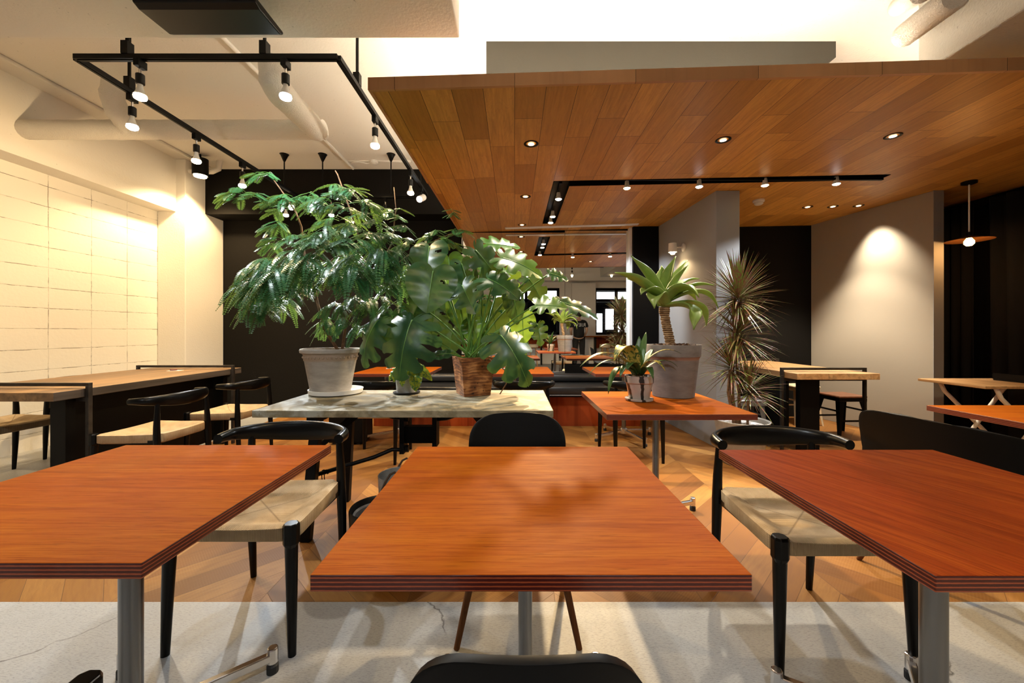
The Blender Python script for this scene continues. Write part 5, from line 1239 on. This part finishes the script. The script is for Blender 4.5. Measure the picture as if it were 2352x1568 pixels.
# u, v of the leaf base, depth offset, tip direction, tilt, yaw, length, width, slits, material, droop
M1, M2 = 'monstera', 'monstera2'
LEAVES = [(995, 622, -.16, -97, 18, 8, .275, .315, 2, M1, .25), (987, 566, .05, -86, 35, -10, .24, .27, 2, M1, .4), (868, 735, -.12, -112, 30, -25, .32, .30, 5, M1, .9),
          (946, 735, -.24, -100, 28, -5, .37, .38, 6, M1, .8), (900, 725, .02, -70, 35, 0, .25, .26, 4, M1, .6), (1118, 560, .05, 14, 52, 10, .24, .22, 3, M2, .2), (1092, 574, -.10, -48, 20, 20, .30, .22, 4, M1, .5),
          (1152, 592, -.16, -28, 50, 5, .29, .28, 5, M2, .55), (1262, 628, .0, -12, 40, 10, .14, .12, 4, M1, .4), (1120, 640, -.18, -55, 56, 0, .26, .27, 3, M1, .5), (1060, 605, -.02, -75, 15, 25, .22, .19, 2, M1, .3),
          (1062, 655, -.10, -62, 30, -20, .23, .24, 3, M1, .5), (1108, 622, .10, 15, 60, 0, .24, .22, 3, M2, .3), (1175, 675, -.05, -60, 5, 40, .22, .19, 2, M1, .5), (1232, 700, -.12, -20, 55, -15, .20, .22, 4, M2, .3),
          (1288, 694, -.06, -30, 52, 5, .27, .17, 5, M1, .5), (1150, 770, -.26, -62, 38, 10, .34, .33, 5, M1, .95), (1055, 690, .10, -80, 20, 0, .22, .20, 0, M2, .3), (1200, 725, .10, -88, 10, 0, .20, .18, 2, M2, .4),
          (1235, 745, -.02, -85, 25, 10, .15, .13, 3, M1, .5), (1028, 812, -.08, 188, 45, 0, .17, .08, 0, M1, .4), (1130, 700, .15, -80, 15, -10, .25, .24, 2, M1, .4), (1000, 700, .12, -95, 20, 0, .24, .24, 2, M1, .4),
          (1215, 640, .12, -60, 20, 15, .22, .20, 3, M1, .5), (960, 700, .10, -110, 20, 0, .24, .22, 3, M1, .5), (1085, 740, .05, -75, 15, 10, .18, .17, 1, M2, .4), (1160, 620, .18, -85, 20, 0, .24, .22, 3, M2, .4),
          (1030, 590, .18, -85, 25, 10, .22, .22, 2, M2, .4), (1040, 755, .12, -95, 15, -15, .20, .18, 0, M1, .3), (1180, 770, .12, -70, 10, 20, .20, .18, 2, M1, .4)]
for (u, v, dy, phi, tilt, yaw, L, W, sp, mt, dr) in LEAVES:
    b_ = LM(u, v, dy); T_, N_ = vec_img(phi, tilt, yaw)
    lf = monstera_leaf(mo, b_, T_, N_, L * 1.0, W, sp, mt, dr)
    stalk(mo, Vector((random.uniform(-.05, .05), random.uniform(-.05, .05), 0.215)), b_, 0.0068, 0.25)
MB().tube([Vector((0.10, -0.06, 0.24)), LM(1160, 850, -.2), LM(1163, 880, -.2), LM(1148, 905, -.2)], 0.0035, 6).build('air_root', 'bark', mo, smooth=True)

# --- small marbled plant
SP = G(934, 903, 0.72); SP.z = 0.72
o = tag(MB().lathe([(0.07, 0.0), (0.086, 0.004), (0.088, 0.012), (0.001, 0.010)], n=36, close=False).build('saucer', 'blackplastic', None, smooth=True, auto=40), 'dark saucer under the small grey pot on the trestle table', 'saucer'); o.location = SP + Vector((0, 0, 0.0005))
po = thing('potted_pothos', 'small grey pot with marbled leaves between the clay pot and the wooden planter', 'potted plant', SP + Vector((0, 0, 0.0115)))
MB().lathe([(0.064, 0.0), (0.074, 0.125), (0.076, 0.132), (0.07, 0.132), (0.066, 0.1)], n=40).build('pot', 'zinc', po, smooth=True, auto=40)
soil_disc(po, 0.067, 0.115)
def LP(u, v, dy=0.0): return P(u, v, SP.y + dy) - Vector(po.location)
for (u, v, dy, phi, tilt, yaw, L, W) in ((945, 800, -.05, -88, 15, 20, .13, .085), (918, 845, -.08, -110, 25, -10, .10, .06), (956, 850, -.09, -84, 18, 5, .12, .075), (962, 842, -.03, -45, 25, 15, .13, .06), (925, 862, -.10, -95, 10, -15, .075, .05),
                                       (908, 850, -.02, -125, 25, -25, .09, .05), (935, 835, -.06, -70, 30, 0, .09, .07), (950, 868, -.10, -80, 12, 10, .09, .06), (930, 812, .02, -100, 20, 0, .10, .07), (940, 850, .05, -80, 40, 0, .1, .07)):
    b_ = LP(u, v, dy); T_, N_ = vec_img(phi, tilt, yaw)
    monstera_leaf(po, b_, T_, N_, L, W, 0, 'pothos', 0.5)
    stalk(po, Vector((random.uniform(-.03, .03), random.uniform(-.03, .03), 0.115)), b_, 0.0025, 0.4)

# --- agave with a bare stem in the big clay pot
AP = G(1546, 909, 0.72); AP.z = 0.72
ag = thing('potted_agave', 'broad leaved agave on a bare ringed stem in a large grey clay pot', 'potted plant', AP + Vector((0, 0, 0.0005)))
MB().lathe([(0.122, 0.0), (0.126, 0.004), (0.151, 0.235), (0.153, 0.245), (0.162, 0.255), (0.166, 0.320), (0.163, 0.327), (0.153, 0.327), (0.148, 0.28)], n=56).build('pot', 'clay2', ag, smooth=True, auto=35)
soil_disc(ag, 0.150, 0.316)
ch = MB()
for k in range(26):
    a = random.uniform(0, 6.28); q = random.uniform(0.02, 0.135); z = 0.324
    ch.box(-0.016, 0.016, -0.010, 0.010, -0.006, 0.006, m=Matrix.Translation((q * math.cos(a), q * math.sin(a), z)) @ Euler((random.uniform(-.5, .5), random.uniform(-.5, .5), random.uniform(0, 6))).to_matrix().to_4x4())
ch.build('bark_chips', 'soil', ag)
def LA(u, v, dy=0.0): return P(u, v, AP.y + dy) - Vector(ag.location)
st = [LA(1541, 795), LA(1536, 770), LA(1530, 745), LA(1526, 718), LA(1526, 705)]
pts = []
for a, b_ in zip(st[:-1], st[1:]): pts += [a.lerp(b_, k / 6) for k in range(6)]
pts.append(st[-1])
MB().tube(pts, [0.030 + 0.0022 * (1 if k % 2 else -1) - 0.004 * k / len(pts) + (0.006 if k > len(pts) - 8 else 0) for k in range(len(pts))], 16).build('stem', 'agavebark', ag, smooth=True)
cr_ = LA(1527, 702)
AG = [((1449, 587), (1490, 640), .0, .105), ((1412, 626), (1465, 640), -.05, .10), ((1472, 676), (1490, 652), -.14, .085), ((1503, 708), (1500, 655), -.20, .085), ((1552, 588), (1535, 640), .04, .085), ((1580, 597), (1548, 640), .10, .06),
      ((1580, 608), (1552, 650), -.06, .10), ((1606, 640), (1560, 640), .12, .06), ((1640, 655), (1575, 645), .02, .06), ((1606, 683), (1570, 640), -.16, .11), ((1650, 708), (1620, 640), -.03, .06), ((1623, 748), (1620, 680), .05, .075), ((1593, 757), (1610, 690), -.14, .085),
      ((1440, 640), (1480, 650), .12, .08), ((1600, 690), (1570, 650), .14, .08), ((1520, 610), (1522, 650), .12, .08)]
def agp(t): return (0.42 + 0.58 * math.sin(math.pi * min(1, t * 0.92 + 0.08) ** 0.95)) * (1 - max(0, (t - 0.62) / 0.38) ** 1.7)
for tip, ct, dy, w in AG:
    m = MB(); b_ = cr_ + Vector((random.uniform(-.012, .012), dy * 0.12, random.uniform(-.012, .008)))
    strap(m, b_, LA(*ct, dy * 0.7), LA(*tip, dy), w * 1.3, 14, 0.5, agp, across=3)
    m.build('leaf', 'agave', ag, smooth=True, solid=0.006)

# --- striped pot with yellow mottled plant
CP = G(1468, 919, 0.72); CP.z = 0.72
o = tag(MB().lathe([(0.07, 0.0), (0.080, 0.003), (0.083, 0.014), (0.076, 0.014), (0.001, 0.009)], n=36, close=False).build('saucer', 'zebra', None, smooth=True, auto=40), 'glazed saucer under the striped pot', 'saucer'); o.location = CP + Vector((0, 0, 0.0005))
cp = thing('potted_croton', 'black and white striped pot with drooping yellow mottled plant', 'potted plant', CP + Vector((0, 0, 0.0105)))
MB().lathe([(0.056, 0.0), (0.060, 0.004), (0.076, 0.092), (0.082, 0.096), (0.084, 0.138), (0.078, 0.138), (0.074, 0.1)], n=44).build('pot', 'zebra', cp, smooth=True, auto=40)
soil_disc(cp, 0.074, 0.122)
def LC(u, v, dy=0.0): return P(u, v, CP.y + dy) - Vector(cp.location)
C0 = LC(1466, 862)
CR = [((1332, 842), (1400, 770), -.10, .055, 1), ((1410, 830), (1440, 745), -.14, .085, 1), ((1375, 800), (1410, 765), .0, .06, 0), ((1484, 762), (1478, 800), .03, .05, 0), ((1468, 772), (1470, 810), .08, .045, 0), ((1397, 905), (1410, 810), -.10, .05, 0), ((1424, 868), (1435, 815), -.14, .04, 0),
      ((1565, 812), (1510, 780), -.08, .04, 1), ((1556, 842), (1520, 805), -.02, .03, 0), ((1528, 852), (1500, 800), -.16, .045, 1), ((1500, 870), (1490, 820), -.15, .04, 0), ((1445, 800), (1455, 830), .10, .05, 0), ((1500, 800), (1485, 820), .10, .05, 0),
      ((1430, 790), (1450, 800), -.02, .06, 1), ((1350, 865), (1400, 790), -.02, .03, 0), ((1440, 850), (1450, 810), -.17, .05, 0), ((1462, 790), (1465, 820), -.08, .05, 0)]
for tip, ct, dy, w, kind in CR:
    m = MB(); strap(m, C0 + Vector((random.uniform(-.02, .02), dy * 0.15, 0)), LC(*ct, dy * 0.7), LC(*tip, dy), w * 1.4, 12, 0.15)
    m.build('leaf', 'croton' if kind else 'croton_green', cp, smooth=True, solid=0.0012)

# --- red edged dracaena in the pale floor pot
DP = Vector((X_at(1703, 3.42), 3.42, 0.0))
dr = thing('potted_dracaena', 'tall plant with spiky red edged tufts in a pale floor pot by the grey column', 'potted plant', DP)
MB().lathe([(0.14, 0.0), (0.15, 0.01), (0.212, 0.36), (0.218, 0.372), (0.210, 0.375), (0.200, 0.365), (0.19, 0.30)], n=52).build('pot', 'palepot', dr, smooth=True, auto=35)
soil_disc(dr, 0.194, 0.33, 'gravel')
def LD(u, v, dy=0.0): return P(u, v, DP.y + dy) - Vector(dr.location)
def dstem(pts, r=0.013):
    MB().tube(pts, [r * (1 - 0.25 * k / (len(pts) - 1)) for k in range(len(pts))], 10).build('stem', 'bark', dr, smooth=True)
dstem([Vector((-0.04, 0, 0.33)), LD(1680, 900), LD(1684, 800, .02), LD(1688, 740, .02), LD(1690, 690, .02)], 0.016)
dstem([Vector((0.0, 0.03, 0.33)), LD(1697, 900, .04), LD(1690, 800, .04), LD(1694, 765, .03)], 0.014)
dstem([Vector((-0.08, -0.03, 0.33)), LD(1672, 900, -.02), LD(1676, 850, -.02)], 0.012)
dstem([Vector((0.03, -0.04, 0.33)), LD(1718, 920, -.05)], 0.011)
def dtuft(c_, n, L, seed):
    rnd = random.Random(seed); m = MB()
    for k in range(n):
        th = rnd.uniform(0, 2 * math.pi); el = R(rnd.uniform(-40, 82))
        d = Vector((math.cos(th) * math.cos(el), math.sin(th) * math.cos(el), math.sin(el)))
        l = L * rnd.uniform(0.72, 1.12)
        b_ = c_ + d * 0.012 + Vector((0, 0, 0.05 * math.sin(el)))
        strap(m, b_, b_ + d * l * 0.55 + Vector((0, 0, 0.015)), b_ + d * l * 0.98 + Vector((0, 0, -0.06 * l * (1.2 - math.sin(el)))), 0.0140, 6, 0.35, lambda t: (0.75 + 0.25 * math.sin(math.pi * t)) * (1 - t ** 2.5), across=1)
    m.build('leaf_tuft', 'dracaena', dr, smooth=True, fix=False)
dtuft(LD(1694, 690), 260, 0.38, 1); dtuft(LD(1694, 772, .03), 210, 0.35, 2); dtuft(LD(1680, 848), 150, 0.34, 3); dtuft(LD(1720, 900, -.05), 120, 0.28, 4)
